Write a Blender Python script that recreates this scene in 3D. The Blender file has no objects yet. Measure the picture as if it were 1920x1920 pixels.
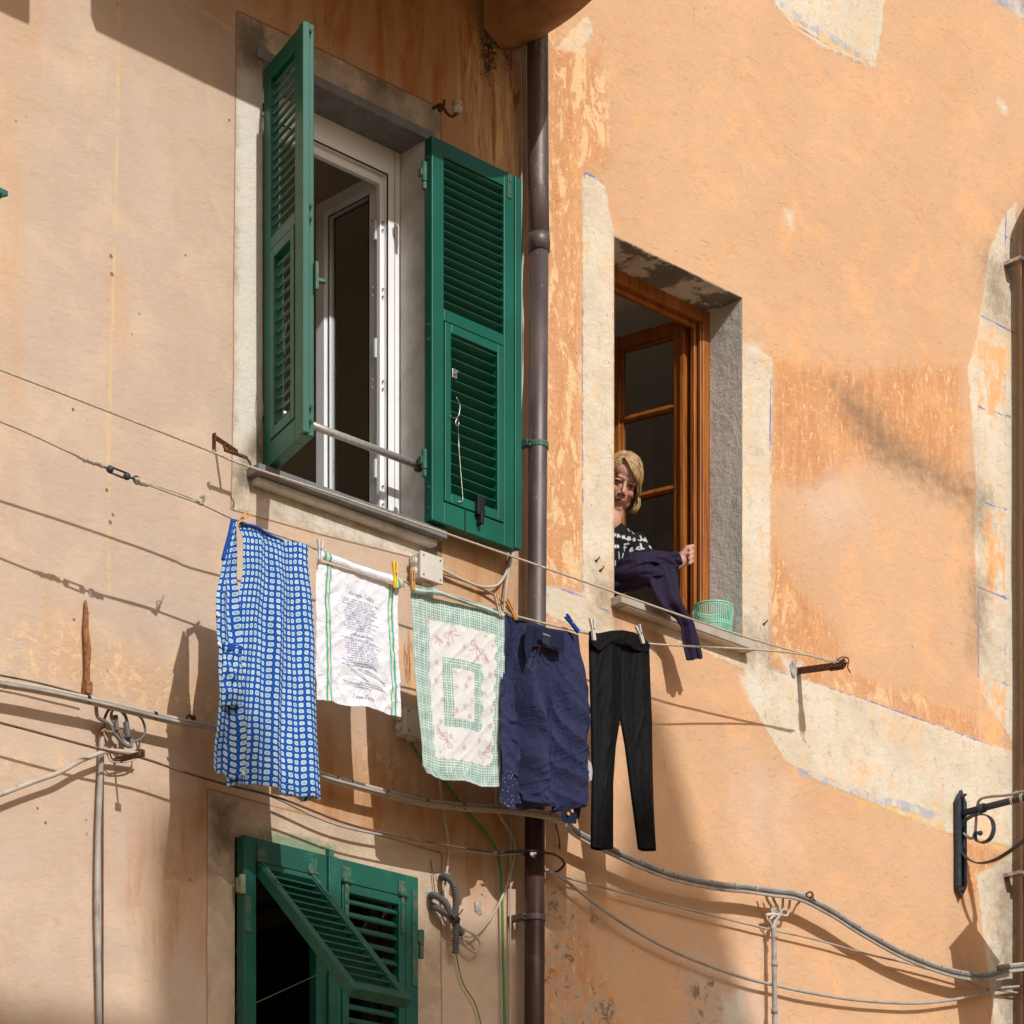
import bpy, bmesh, math, random
import numpy as np
from mathutils import Vector, Matrix, noise as mnoise
random.seed(7); np.random.seed(7)
R = math.radians
scene = bpy.context.scene
COL = scene.collection

# ------------------------------------------------------------------ camera
F = 5400.0; HOR = 3080.0; CA, CB = 0.7223, 0.6916; DW = 8.3; CH = 1.6
cam = bpy.data.cameras.new("camera"); camo = bpy.data.objects.new("camera", cam); COL.objects.link(camo)
camo.location = (0, -DW, CH); camo.rotation_euler = (R(90), 0, -math.atan2(CB, CA))
cam.sensor_width = 36; cam.lens = 36 * F / 1920; cam.shift_y = (HOR - 960) / 1920; cam.clip_end = 500
scene.camera = camo
# ------------------------------------------------------------------ light
SX, SZ = 0.22, 0.70
world = bpy.data.worlds.new("World"); scene.world = world; world.use_nodes = True
nt = world.node_tree; bg = nt.nodes["Background"]
sky = nt.nodes.new("ShaderNodeTexSky"); sky.sky_type = 'NISHITA'; sky.sun_disc = False
sky.sun_elevation = math.atan2(SZ, math.hypot(1, SX)); sky.sun_rotation = math.atan2(-SX, -1)
sky.dust_density = 6.0; sky.ozone_density = 0.6; sky.air_density = 0.8
nt.links.new(sky.outputs[0], bg.inputs[0]); bg.inputs[1].default_value = 0.075
sl = bpy.data.lights.new("sun", 'SUN'); so = bpy.data.objects.new("sun", sl); COL.objects.link(so)
sl.energy = 3.8; sl.angle = R(0.5); sl.color = (1.0, 0.985, 0.95)
so.rotation_euler = Vector((SX, 1, -SZ)).to_track_quat('-Z', 'Y').to_euler(); so.location = (0, -20, 20)
scene.view_settings.view_transform = 'Standard'; scene.view_settings.look = 'None'
scene.view_settings.exposure = -0.21; scene.view_settings.gamma = 1
scene.cycles.max_bounces = 7; scene.cycles.diffuse_bounces = 4; scene.cycles.caustics_reflective = False; scene.cycles.caustics_refractive = False

# ------------------------------------------------------------------ photo point -> place on a plane parallel to the wall
def W(px, py, w=0.0):
    xr = (px - 960) / F; t = (DW - w) / (CA - xr * CB)
    return Vector((t * (CB + xr * CA), -w, CH + t * (HOR - py) / F))
def WX(px, w=0.0): return W(px, 0, w).x
def WZ(px, py, w=0.0): return W(px, py, w).z
def Wn(P, w=0.0):
    P = np.asarray(P, float); xr = (P[..., 0] - 960) / F; t = (DW - w) / (CA - xr * CB)
    return np.stack([t * (CB + xr * CA), CH + t * (HOR - P[..., 1]) / F], -1)

# ------------------------------------------------------------------ object helpers
WO = {}
def finish(o, loc, parent):
    COL.objects.link(o)
    if parent is not None:
        o.parent = parent; o.location = Vector(loc) - WO[parent.name]
    else: o.location = loc
    WO[o.name] = Vector(loc)
    return o
def tag(o, label=None, cat=None, group=None, kind=None):
    if label: o['label'] = label
    if cat: o['category'] = cat
    if group: o['group'] = group
    if kind: o['kind'] = kind
    return o
def thing(name, loc, label, cat, group=None):
    o = bpy.data.objects.new(name, None); o.empty_display_size = 0.1
    finish(o, loc, None); return tag(o, label, cat, group)

class MB:
    def __init__(s): s.v = []; s.f = []; s.mi = []; s.cur = 0
    def add(s, vs, fs):
        n = len(s.v); s.v += [Vector(p) for p in vs]; s.f += [tuple(i + n for i in f) for f in fs]; s.mi += [s.cur] * len(fs)
        return s
    def ob(s, o, a, b, c):
        o, a, b, c = map(Vector, (o, a, b, c))
        if a.cross(b).dot(c) < 0: a, b = b, a
        vs = [o, o + a, o + a + b, o + b, o + c, o + a + c, o + a + b + c, o + b + c]
        return s.add(vs, [(3, 2, 1, 0), (4, 5, 6, 7), (0, 1, 5, 4), (1, 2, 6, 5), (2, 3, 7, 6), (3, 0, 4, 7)])
    def box(s, p, q):
        p, q = Vector(p), Vector(q); lo = [min(p[i], q[i]) for i in range(3)]; hi = [max(p[i], q[i]) for i in range(3)]
        return s.ob(lo, (hi[0] - lo[0], 0, 0), (0, hi[1] - lo[1], 0), (0, 0, hi[2] - lo[2]))
    def tube(s, pts, r, n=8, cap=True, flat=None, up=None):
        pts = [Vector(p) for p in pts]; m = len(pts)
        rs = r if isinstance(r, (list, tuple)) else [r] * m
        tang = []
        for i in range(m):
            t = (pts[min(i + 1, m - 1)] - pts[max(i - 1, 0)])
            tang.append(t.normalized() if t.length > 1e-9 else Vector((0, 0, 1)))
        u = Vector(up) if up else Vector((0, 0, 1))
        if abs(u.dot(tang[0])) > .95: u = Vector((0, 1, 0))
        u = (u - tang[0] * u.dot(tang[0])).normalized(); base = len(s.v); vs = []
        for i in range(m):
            u = (u - tang[i] * u.dot(tang[i])).normalized(); w = tang[i].cross(u)
            for k in range(n):
                a = 2 * math.pi * k / n
                vs.append(pts[i] + (u * math.cos(a) + w * math.sin(a) * (flat or 1)) * rs[i])
        fs = []
        for i in range(m - 1):
            for k in range(n):
                a, b = i * n + k, i * n + (k + 1) % n
                fs.append((a, b, b + n, a + n))
        if cap: fs.append(tuple(reversed(range(n)))); fs.append(tuple((m - 1) * n + k for k in range(n)))
        return s.add(vs, fs)
    def cyl(s, p, q, r, n=16): return s.tube([p, q], r, n)
    def sph(s, c, r, n=8, sc=(1, 1, 1)):
        vs = [Vector(c) + Vector((0, 0, r * sc[2]))]; m = n
        for i in range(1, m):
            th = math.pi * i / m
            for k in range(2 * n):
                a = math.pi * k / n
                vs.append(Vector(c) + Vector((math.sin(th) * math.cos(a) * r * sc[0], math.sin(th) * math.sin(a) * r * sc[1], math.cos(th) * r * sc[2])))
        vs.append(Vector(c) - Vector((0, 0, r * sc[2]))); N = 2 * n; fs = [(0, 1 + k, 1 + (k + 1) % N) for k in range(N)]
        for i in range(m - 2):
            for k in range(N):
                a, b = 1 + i * N + k, 1 + i * N + (k + 1) % N; fs.append((a, a + N, b + N, b))
        L = len(vs) - 1; fs += [(L, 1 + (m - 2) * N + (k + 1) % N, 1 + (m - 2) * N + k) for k in range(N)]
        return s.add(vs, fs)
    def each(s, name, mat, parent, gap=.02, **kw):     # every separate piece becomes an object of its own
        par = list(range(len(s.v)))
        def fd(i):
            while par[i] != i: par[i] = par[par[i]]; i = par[i]
            return i
        for f in s.f:
            for i in f[1:]: par[fd(i)] = fd(f[0])
        cl = {}
        for i in range(len(s.v)): cl.setdefault(fd(i), []).append(i)
        bb = [([min(s.v[i][k] for i in c) for k in range(3)], [max(s.v[i][k] for i in c) for k in range(3)], c) for c in cl.values()]; g = list(range(len(bb)))
        for i in range(len(bb)):
            for j in range(i):
                if all(bb[i][0][k] - gap < bb[j][1][k] and bb[j][0][k] - gap < bb[i][1][k] for k in range(3)):
                    a, b = g[i], g[j]; g = [b if q == a else q for q in g]
        out = []
        for k in sorted(set(g)):
            ids = [i for q, b in zip(g, bb) if q == k for i in b[2]]; mp = {i: n for n, i in enumerate(ids)}; m = MB()
            m.add([s.v[i] for i in ids], [tuple(mp[i] for i in f) for f in s.f if f[0] in mp]); out.append(m.build(name, mat, parent, **kw))
        return out
    def build(s, name, mat, parent=None, smooth=False, bevel=0, org=None, wn=False):
        if org is None:
            lo = [min(v[i] for v in s.v) for i in range(3)]; hi = [max(v[i] for v in s.v) for i in range(3)]
            org = Vector([(a + b) / 2 for a, b in zip(lo, hi)])
            if parent is None: org.z = lo[2]
        org = Vector(org)
        me = bpy.data.meshes.new(name); me.from_pydata([tuple(v - org) for v in s.v], [], s.f)
        for m in (mat if isinstance(mat, (list, tuple)) else [mat]): me.materials.append(m)
        if max(s.mi or [0]) > 0: me.polygons.foreach_set('material_index', s.mi)
        me.update()
        if smooth: me.polygons.foreach_set('use_smooth', [True] * len(me.polygons))
        o = bpy.data.objects.new(name, me); finish(o, org, parent)
        if bevel:
            b = o.modifiers.new('bevel', 'BEVEL'); b.width = bevel; b.segments = 2; b.limit_method = 'ANGLE'; b.angle_limit = R(40)
        return o
def smooth_pts(pts, k=6):
    pts = [Vector(p) for p in pts]
    if len(pts) < 3: return pts
    P = [pts[0] * 2 - pts[1]] + pts + [pts[-1] * 2 - pts[-2]]; out = []
    for i in range(1, len(P) - 2):
        for j in range(k):
            t = j / k; a, b, c, d = P[i - 1], P[i], P[i + 1], P[i + 2]
            out.append(.5 * ((2 * b) + (c - a) * t + (2 * a - 5 * b + 4 * c - d) * t * t + (3 * b - a - 3 * c + d) * t ** 3))
    out.append(pts[-1]); return out
def path(pp, w=0.03, k=6):
    pp = [tuple(q) for q in pp]      # lines that leave the view run on to their next fixing
    if pp[0][0] < -5: a, b = pp[0], pp[1]; pp = [(-900, a[1] + (a[1] - b[1]) / (a[0] - b[0]) * (-900 - a[0])) + a[2:]] + pp
    if pp[-1][0] > 1925: a, b = pp[-1], pp[-2]; pp = pp + [(2500, a[1] + (a[1] - b[1]) / (a[0] - b[0]) * 200) + a[2:]]
    return smooth_pts([W(p[0], p[1], p[2] if len(p) > 2 else w) for p in pp], k)

# ------------------------------------------------------------------ material helpers
class NT:
    def __init__(s, name, rough=0.8, metal=0.0, spec=0.3):
        s.m = bpy.data.materials.new(name); s.m.use_nodes = True; s.t = s.m.node_tree; s.n = s.t.nodes
        s.b = s.n['Principled BSDF']; s.b.inputs['Roughness'].default_value = rough; s.b.inputs['Metallic'].default_value = metal
        s.b.inputs['Specular IOR Level'].default_value = spec
        s.co = None
    def node(s, k, **kw):
        n = s.n.new(k)
        for a, b in kw.items(): setattr(n, a, b)
        return n
    def put(s, sock, v):
        if v is None: return
        if isinstance(v, (int, float)): sock.default_value = v
        elif isinstance(v, (tuple, list)):
            sock.default_value = tuple(v) + (1,) if len(v) == 3 and len(sock.default_value) == 4 else v
        else: s.t.links.new(v, sock)
    def obj(s, scale=(1, 1, 1)):
        g = s.node('ShaderNodeNewGeometry'); mp = s.node('ShaderNodeMapping'); mp.inputs['Scale'].default_value = scale
        s.t.links.new(g.outputs['Position'], mp.inputs[0]); return mp.outputs[0]
    def uv(s, scale=(1, 1, 1)):
        g = s.node('ShaderNodeUVMap'); mp = s.node('ShaderNodeMapping'); mp.inputs['Scale'].default_value = scale
        s.t.links.new(g.outputs[0], mp.inputs[0]); return mp.outputs[0]
    def noise(s, sc, det=4, ro=.55, vec=None, dist=0, color=False):
        n = s.node('ShaderNodeTexNoise'); n.inputs['Scale'].default_value = sc; n.inputs['Detail'].default_value = det
        n.inputs['Roughness'].default_value = ro; n.inputs['Distortion'].default_value = dist
        s.put(n.inputs['Vector'], vec if vec is not None else s.obj()); return n.outputs[1 if color else 0]
    def vor(s, sc, vec=None, feature='F1', out=0):
        n = s.node('ShaderNodeTexVoronoi', feature=feature); n.inputs['Scale'].default_value = sc
        s.put(n.inputs['Vector'], vec if vec is not None else s.obj()); return n.outputs[out]
    def ma(s, op, a, b=None, c=None):
        n = s.node('ShaderNodeMath', operation=op); s.put(n.inputs[0], a); s.put(n.inputs[1], b)
        if c is not None: s.put(n.inputs[2], c)
        return n.outputs[0]
    def ss(s, v, lo, hi):
        n = s.node('ShaderNodeMapRange', interpolation_type='SMOOTHSTEP'); s.put(n.inputs[0], v); s.put(n.inputs[1], lo); s.put(n.inputs[2], hi)
        return n.outputs[0]
    def mix(s, f, a, b, mode='MIX'):
        n = s.node('ShaderNodeMix', data_type='RGBA', blend_type=mode); s.put(n.inputs[0], f); s.put(n.inputs[6], a); s.put(n.inputs[7], b)
        return n.outputs[2]
    def at(s, name, vec=False):
        n = s.node('ShaderNodeAttribute'); n.attribute_name = name; return n.outputs['Color' if vec else 'Fac']
    def sep(s, v):
        n = s.node('ShaderNodeSeparateXYZ'); s.put(n.inputs[0], v); return n.outputs
    def col(s, v): s.put(s.b.inputs['Base Color'], v); return s
    def rough(s, v): s.put(s.b.inputs['Roughness'], v); return s
    def bump(s, h, st=.5, d=.01):
        n = s.node('ShaderNodeBump'); n.inputs['Strength'].default_value = st; n.inputs['Distance'].default_value = d
        s.put(n.inputs['Height'], h)
        if s.co: s.t.links.new(s.co, n.inputs['Normal'])
        s.t.links.new(n.outputs[0], s.b.inputs['Normal']); s.co = n.outputs[0]; return s

def simple(name, c1, c2=None, rough=.7, metal=0, sc=25, bst=.15, bsc=120, spec=.3, dirt=None, dirt_sc=6):
    m = NT(name, rough, metal, spec); c2 = c2 or tuple(x * .75 for x in c1)
    c = m.mix(m.ss(m.noise(sc, 5), .35, .7), c1, c2)
    if dirt: c = m.mix(m.ss(m.noise(dirt_sc, 6, .7), .55, .75), c, dirt)
    if 'green' in name and 'paint' in name:      # sun-faded patches, and dust lying on upward faces
        c = m.mix(m.ma('MULTIPLY', m.ss(m.noise(2.3, 4, .6), .45, .75), .5), c, (.004, .14, .095)); c = m.mix(m.ss(m.noise(45, 5, .8, m.obj((1, 1, .3))), .69, .76), c, (.02, .13, .10))
        g = m.node('ShaderNodeNewGeometry'); c = m.mix(m.ma('MULTIPLY', m.ss(m.sep(g.outputs['Normal'])[2], .45, .95), .3), c, (.13, .16, .13))
    m.col(c); m.rough(m.ma('MULTIPLY_ADD', m.noise(sc * 2, 3), .25, rough - .12)); m.bump(m.noise(bsc, 4, .6), bst, .003); return m.m

M = {}
M['green'] = simple('green_paint', (.001, .098, .063), (.001, .083, .054), .42, sc=6, bst=.05, bsc=60, spec=.45, dirt=(.006, .115, .075), dirt_sc=9)
M['green_old'] = simple('old_green_paint', (.005, .092, .064), (.005, .07, .05), .5, sc=8, bst=.12, bsc=80, spec=.4, dirt=(.03, .13, .1), dirt_sc=11)
M['green_metal'] = simple('green_hinge', (.01, .12, .085), (.12, .13, .09), .5, sc=30, bst=.3)
M['slate'] = simple('slate', (.19, .195, .21), (.13, .135, .145), .55, sc=14, bst=.3, bsc=50, dirt=(.2, .19, .17), dirt_sc=5)
M['marble'] = simple('sill_stone', (.46, .41, .35), (.36, .32, .27), .5, sc=9, bst=.2, dirt=(.3, .26, .2))
M['pvc'] = simple('white_pvc', (.88, .89, .90), (.84, .85, .86), .35, sc=5, bst=.02, spec=.5)
M['gasket'] = simple('rubber_gasket', (.02, .02, .02), rough=.6)
M['steel'] = simple('brushed_steel', (.60, .57, .53), (.48, .45, .42), .35, .55, sc=60, bst=.1)
M['chrome'] = simple('worn_steel', (.6, .6, .58), (.35, .33, .3), .35, 1.0, sc=60)
M['iron'] = simple('dark_iron', (.055, .072, .10), (.035, .045, .06), .5, .3, sc=40, bst=.4, dirt=(.09, .06, .04), dirt_sc=18)
M['rust'] = simple('rusted_iron', (.13, .05, .022), (.05, .025, .015), .85, sc=70, bst=.8, bsc=180, dirt=(.28, .13, .06), dirt_sc=40)
M['rust_light'] = simple('flaking_rust', (.34, .15, .06), (.16, .07, .03), .9, sc=60, bst=1, bsc=140, dirt=(.5, .36, .24), dirt_sc=35)
M['cable_w'] = simple('white_cable', (.50, .45, .39), (.40, .35, .29), .55, sc=12)
M['cable_g'] = simple('grey_cable', (.42, .39, .36), (.30, .28, .26), .6, sc=14, dirt=(.2, .17, .14))
M['cable_g2'] = simple('dark_grey_cable', (.2, .19, .18), (.13, .125, .12), .6, sc=14)
M['cable_b'] = simple('black_cable', (.025, .022, .022), rough=.55)
M['hose'] = simple('grey_hose', (.12, .115, .11), (.08, .078, .076), .6)
M['cable_green'] = simple('green_cable', (.03, .22, .05), (.12, .24, .04), .5, sc=3)
M['cable_brown'] = simple('brown_cable', (.36, .21, .11), (.26, .15, .08), .6)
M['rope'] = simple('clothesline_cord', (.55, .49, .40), (.4, .35, .28), .8, sc=90, bst=.8, bsc=400)
M['wire'] = simple('rusty_wire', (.17, .09, .055), (.1, .06, .04), .8)
M['box'] = simple('grey_plastic', (.62, .59, .53), (.55, .52, .46), .5, sc=8, bst=.03, dirt=(.5, .42, .32))
M['wood_peg'] = simple('peg_wood', (.62, .33, .10), (.5, .25, .07), .6, sc=60)
M['pale_peg'] = simple('pale_peg_wood', (.6, .47, .33), (.5, .38, .25), .6, sc=60)
M['clear_peg'] = simple('clear_plastic', (.72, .72, .72), (.6, .6, .6), .25, spec=.6)
M['yellow_peg'] = simple('yellow_plastic', (.85, .62, .02), (.8, .55, .02), .35, spec=.5)
M['blue_peg'] = simple('blue_plastic', (.02, .09, .45), rough=.35)
M['ceramic'] = simple('ceramic', (.62, .57, .5), (.4, .35, .28), .3, spec=.6)
M['black_plastic'] = simple('black_plastic', (.015, .015, .017), rough=.4)
M['mint'] = simple('mint_plastic', (.30, .63, .48), (.26, .57, .43), .4, sc=6, bst=.02, spec=.5)
M['room'] = simple('room_plaster', (.80, .76, .71), (.76, .72, .67), .9, sc=3)
M['room_l'] = simple('beige_room_plaster', (.72, .63, .50), (.68, .59, .46), .9, sc=3)
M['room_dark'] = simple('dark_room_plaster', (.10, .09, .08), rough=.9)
M['floor_in'] = simple('room_floor', (.62, .52, .42), rough=.6)

def wood():
    m = NT('varnished_wood', .3, 0, .5)
    n = m.noise(6, 6, .6, m.obj((3, 3, .35)), 1.2); g = m.noise(30, 6, .7, m.obj((4, 4, .12)))
    c = m.mix(m.ss(n, .3, .7), (.38, .125, .022), (.20, .055, .010)); c = m.mix(m.ss(g, .45, .7), c, (.46, .17, .035))
    m.col(c); m.bump(g, .15, .002); return m.m
M['wood'] = wood()
def concrete(nm='grey_render', k=1.0):
    m = NT(nm, .92, 0, .2)
    n = m.noise(5, 5, .65); f = m.noise(90, 6, .75); v = m.noise(3.2, 5, .6, m.obj((1, 1, .35)))
    c = m.mix(m.ss(n, .35, .65), (.72, .70, .66), (.55, .535, .505)); c = m.mix(m.ss(v, .5, .62), c, (.77, .75, .71))
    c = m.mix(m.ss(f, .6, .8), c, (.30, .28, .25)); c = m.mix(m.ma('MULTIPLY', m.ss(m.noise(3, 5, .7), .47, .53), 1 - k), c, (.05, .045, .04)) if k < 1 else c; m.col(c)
    m.bump(m.ma('ADD', m.ma('MULTIPLY', f, .6), m.noise(25, 4)), .9, .008); return m.m
M['concrete'] = concrete(); M['mortar'] = simple('rough_mortar', (.40, .37, .33), (.28, .26, .23), .95, sc=40, bst=1.0, bsc=60, dirt=(.2, .18, .16), dirt_sc=20); M['soffit'] = concrete('shaded_soffit', .25)  # soffit: dark blotches painted in for the shade under the lintel
def glass():
    m = NT('window_glass', .02, 0, .5); t = m.node('ShaderNodeBsdfTransparent'); t.inputs[0].default_value = (.86, .88, .87, 1)
    g = m.node('ShaderNodeBsdfGlossy'); g.inputs['Roughness'].default_value = .01; 
    mx = m.node('ShaderNodeMixShader'); mx.inputs[0].default_value = .09; m.t.links.new(t.outputs[0], mx.inputs[1]); m.t.links.new(g.outputs[0], mx.inputs[2]); m.t.links.new(mx.outputs[0], m.n['Material Output'].inputs[0]); return m.m
M['glass'] = glass()
def pipem():
    m = NT('brown_downpipe', .48, .4, .5)
    n = m.noise(4, 5, .6, m.obj((2, 2, .6))); sp = m.vor(38, m.obj((1, 1, .6)))
    c = m.mix(m.ss(n, .4, .65), (.105, .080, .080), (.155, .125, .12)); c = m.mix(m.ss(m.noise(13, 6, .75, m.obj((1, 1, .4))), .56, .70), c, (.27, .23, .21))
    c = m.mix(m.ss(sp, .075, .03), c, (.48, .50, .46)); m.col(c); m.bump(m.noise(40, 4), .12, .003); return m.m
M['pipe'] = pipem()
# ================================================================== ground and the plaster walls
gm = simple('street_paving', (.52, .36, .21), (.43, .30, .17), .85, sc=3)
tag(MB().add([(-60, -80, 0), (80, -80, 0), (80, 40, 0), (-60, 40, 0)], [(0, 1, 2, 3)]).build('street', gm), kind='structure')

def seg_d(P, a, b):
    ab = b - a; t = np.clip(((P - a) @ ab) / max(ab @ ab, 1e-12), 0, 1); return np.linalg.norm(P - (a + t[:, None] * ab), axis=1)
def poly_sd(P, pts):
    Q = Wn(pts); d = np.full(len(P), 9.0); ins = np.zeros(len(P), bool)
    for i in range(len(Q)):
        a, b = Q[i], Q[(i + 1) % len(Q)]; d = np.minimum(d, seg_d(P, a, b))
        c = ((a[1] > P[:, 1]) != (b[1] > P[:, 1])); xi = (b[0] - a[0]) * (P[:, 1] - a[1]) / (b[1] - a[1] + 1e-12) + a[0]
        ins ^= c & (P[:, 0] < xi)
    return np.where(ins, d, -d)
def line_d(P, pts):
    Q = Wn(pts); d = np.full(len(P), 9.0)
    for i in range(len(Q) - 1): d = np.minimum(d, seg_d(P, Q[i], Q[i + 1]))
    return d
def U(P, polys):
    d = np.full(len(P), -2.0)
    for p in polys: d = np.maximum(d, poly_sd(P, p))
    return d
def L(P, lines):
    d = np.full(len(P), 2.0)
    for p in lines: d = np.minimum(d, line_d(P, p))
    return d

def axis(lo, hi, flo, fhi, step, cuts):
    a = set(np.round(np.arange(flo, fhi, step), 4)) | {lo, hi, flo, fhi}
    a |= set(np.round(np.arange(lo, flo, 1.0), 4)) | set(np.round(np.arange(fhi, hi, 1.0), 4))
    a = [v for v in a if all(abs(v - c) > step * .45 for c in cuts)] + list(cuts)
    return np.array(sorted(set(a)))
def wall_mesh(name, x0, x1, z0, z1, fx0, fx1, holes, attrs, mat, parent):
    xs = axis(x0, x1, fx0, fx1, .0125, [h[0] for h in holes] + [h[1] for h in holes])
    xs = xs[(xs >= x0) & (xs <= x1)]
    zs = axis(z0, z1, 3.6, 9.2, .0125, sorted(set([h[2] for h in holes] + [h[3] for h in holes])))
    nx, nz = len(xs), len(zs); X, Z = np.meshgrid(xs, zs); P = np.stack([X.ravel(), Z.ravel()], 1)
    org = np.array([(x0 + x1) / 2, 0, 0]); V = np.stack([P[:, 0] - org[0], np.zeros(len(P)), P[:, 1]], 1)
    # gentle unevenness of hand laid plaster, fading out at openings and edges
    e = np.full(len(P), 1.0)
    for h in holes:
        dx = np.maximum(np.maximum(h[0] - P[:, 0], P[:, 0] - h[1]), 0); dz = np.maximum(np.maximum(h[2] - P[:, 1], P[:, 1] - h[3]), 0)
        e = np.minimum(e, np.clip(np.hypot(dx, dz) / .12, 0, 1))
    e = np.minimum(e, np.clip((P[:, 0] - x0) / .1, 0, 1)); e = np.minimum(e, np.clip((x1 - P[:, 0]) / .1, 0, 1))
    nn = np.array([mnoise.noise(Vector((p[0] * 1.7, p[1] * 1.7, 3))) * .006 + mnoise.noise(Vector((p[0] * 5, p[1] * 5, 9))) * .0022 for p in P])
    V[:, 1] = nn * e
    idx = np.arange(nx * nz).reshape(nz, nx); a = idx[:-1, :-1]; f = np.stack([a, a + 1, a + nx + 1, a + nx], -1)
    cx = (xs[:-1] + xs[1:]) / 2; cz = (zs[:-1] + zs[1:]) / 2; CX, CZ = np.meshgrid(cx, cz); keep = np.ones_like(CX, bool)
    for h in holes: keep &= ~((CX > h[0]) & (CX < h[1]) & (CZ > h[2]) & (CZ < h[3]))
    f = f[keep]
    me = bpy.data.meshes.new(name); me.from_pydata(V.tolist(), [], f.tolist()); me.materials.append(mat)
    for k, fn in attrs.items():
        at = me.attributes.new(k, 'FLOAT', 'POINT'); at.data.foreach_set('value', np.asarray(fn(P), np.float32))
    me.polygons.foreach_set('use_smooth', [True] * len(me.polygons)); me.update()
    o = bpy.data.objects.new(name, me); return finish(o, org, parent)

def lay(m, attr, amp, soft, nz):      # painted layer with a ragged edge
    v = m.ma('ADD', m.at(attr), m.ma('MULTIPLY', m.ma('SUBTRACT', nz, .5), amp)); return m.ss(v, -soft, soft)
def plaster_left():
    m = NT('peach_plaster', .92, 0, .15)
    big = m.noise(.9, 5, .6); mid = m.noise(4, 6, .62, None, .6); fine = m.noise(60, 6, .7); vst = m.noise(5, 5, .6, m.obj((1.6, 1, .22)))
    rag = m.noise(14, 6, .7); trow = m.noise(9, 5, .65, m.obj((1.0, 1, 2.6)), .8)
    c = m.mix(m.ss(big, .35, .68), (.545, .405, .305), (.51, .40, .325)); c = m.mix(m.ss(mid, .42, .72), c, (.60, .46, .34))
    c = m.mix(m.ma('MULTIPLY', m.ss(m.noise(2.2, 5, .6), .5, .72), .7), c, (.56, .445, .36))
    c = m.mix(m.ma('MULTIPLY', m.ss(trow, .5, .75), .55), c, (.50, .34, .21))
    c = m.mix(m.ma('MULTIPLY', lay(m, 'stain', .5, .12, vst), .4), c, (.60, .33, .14))
    c = m.mix(m.ma('MULTIPLY', m.ss(vst, .5, .75), .3), c, (.52, .31, .18))
    wm = m.ma('MULTIPLY', lay(m, 'warm', .5, .3, m.noise(2.5, 5, .6)), .8); c = m.mix(wm, c, (.47, .245, .10))
    c = m.mix(m.ma('MULTIPLY', lay(m, 'warm', .5, .35, big), m.ss(m.noise(7, 6, .7, m.obj((1.3, 1, .25)), .5), .47, .66)), c, (.40, .16, .045))
    # grey cement render round the openings
    sf = lay(m, 'surround', .008, .0025, rag)
    sc = m.mix(m.ss(m.noise(3.5, 5, .7, None, .5), .38, .62), (.56, .46, .36), (.35, .29, .22)); sc = m.mix(m.ss(m.noise(11, 5, .75), .52, .7), sc, (.62, .55, .45))
    sc = m.mix(m.ma('MULTIPLY', m.ss(m.noise(24, 5, .8), .56, .68), .6), sc, (.2, .17, .13))
    sc = m.mix(m.ma('MULTIPLY', lay(m, 'pinkish', .12, .08, mid), .42), sc, (.58, .42, .29))
    sc = m.mix(m.ma('MULTIPLY', lay(m, 'sooty', .22, .06, rag), .8), sc, (.10, .085, .06)); ww = lay(m, 'whitewash', .14, .04, rag); sc = m.mix(m.ma('MULTIPLY', ww, m.ma('MULTIPLY_ADD', m.noise(6, 5, .7, m.obj((1, 1, .25))), .5, .6)), sc, (.70, .66, .58)); c = m.mix(sf, c, sc)
    c = m.mix(m.ma('MULTIPLY', m.ma('SUBTRACT', 1, m.ss(m.ma('ABSOLUTE', m.at('surround')), .001, .005)), .75), c, (.30, .12, .05))
    # yellow filler seam and small scars
    sm = m.ma('SUBTRACT', 1, m.ss(m.ma('ADD', m.at('seam'), m.ma('MULTIPLY', m.ma('SUBTRACT', rag, .5), .026)), .005, .010)); c = m.mix(m.ma('MULTIPLY', sm, m.ss(m.noise(6, 5, .7), .36, .56)), c, (.62, .46, .26))
    nick = m.vor(13, m.obj((1, 1, 1))); nk = m.ma('MULTIPLY', m.ss(nick, .10, .05), m.ss(m.noise(2.1, 2), .58, .62)); c = m.mix(nk, c, (.16, .11, .07))
    nk2 = m.ma('MULTIPLY', m.ss(nick, .13, .09), m.ma('SUBTRACT', 1, m.ss(m.at('seam'), .02, .05))); c = m.mix(nk2, c, (.22, .16, .10))
    st = m.noise(9, 6, .7, m.obj((2.2, 1, .28)), .5); sfk = m.ma('MULTIPLY', lay(m, 'streak', .16, .06, mid), m.ss(st, .46, .56)); c = m.mix(sfk, c, (.66, .42, .20))
    sfk2 = m.ma('MULTIPLY', lay(m, 'streak', .16, .06, mid), m.ss(m.noise(8, 6, .7, m.obj((2.4, 1, .25)), .9), .56, .62)); c = m.mix(sfk2, c, (.34, .13, .05))
    mo = lay(m, 'mould', .26, .05, m.noise(22, 5, .8)); c = m.mix(m.ma('MULTIPLY', mo, m.ss(m.noise(70, 5, .8), .38, .5)), c, (.035, .028, .02))
    ro = m.ma('MULTIPLY', lay(m, 'rough', .3, .1, mid), m.ss(m.noise(20, 5, .75, None, 1.), .5, .62)); c = m.mix(ro, c, (.72, .49, .29))
    ro2 = m.ma('MULTIPLY', lay(m, 'rough', .3, .1, mid), m.ss(m.noise(12, 5, .8), .6, .68)); c = m.mix(ro2, c, (.40, .34, .28))
    gp = m.ma('MULTIPLY', lay(m, 'greenp', .09, .02, m.noise(26, 6, .7)), .7); c = m.mix(gp, c, (.10, .24, .14))
    m.col(c)
    h = m.ma('ADD', m.ma('MULTIPLY', m.noise(28, 5, .6, m.obj((1, 1, 1.8)), .5), 1.0), m.ma('MULTIPLY', fine, .35))
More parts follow.
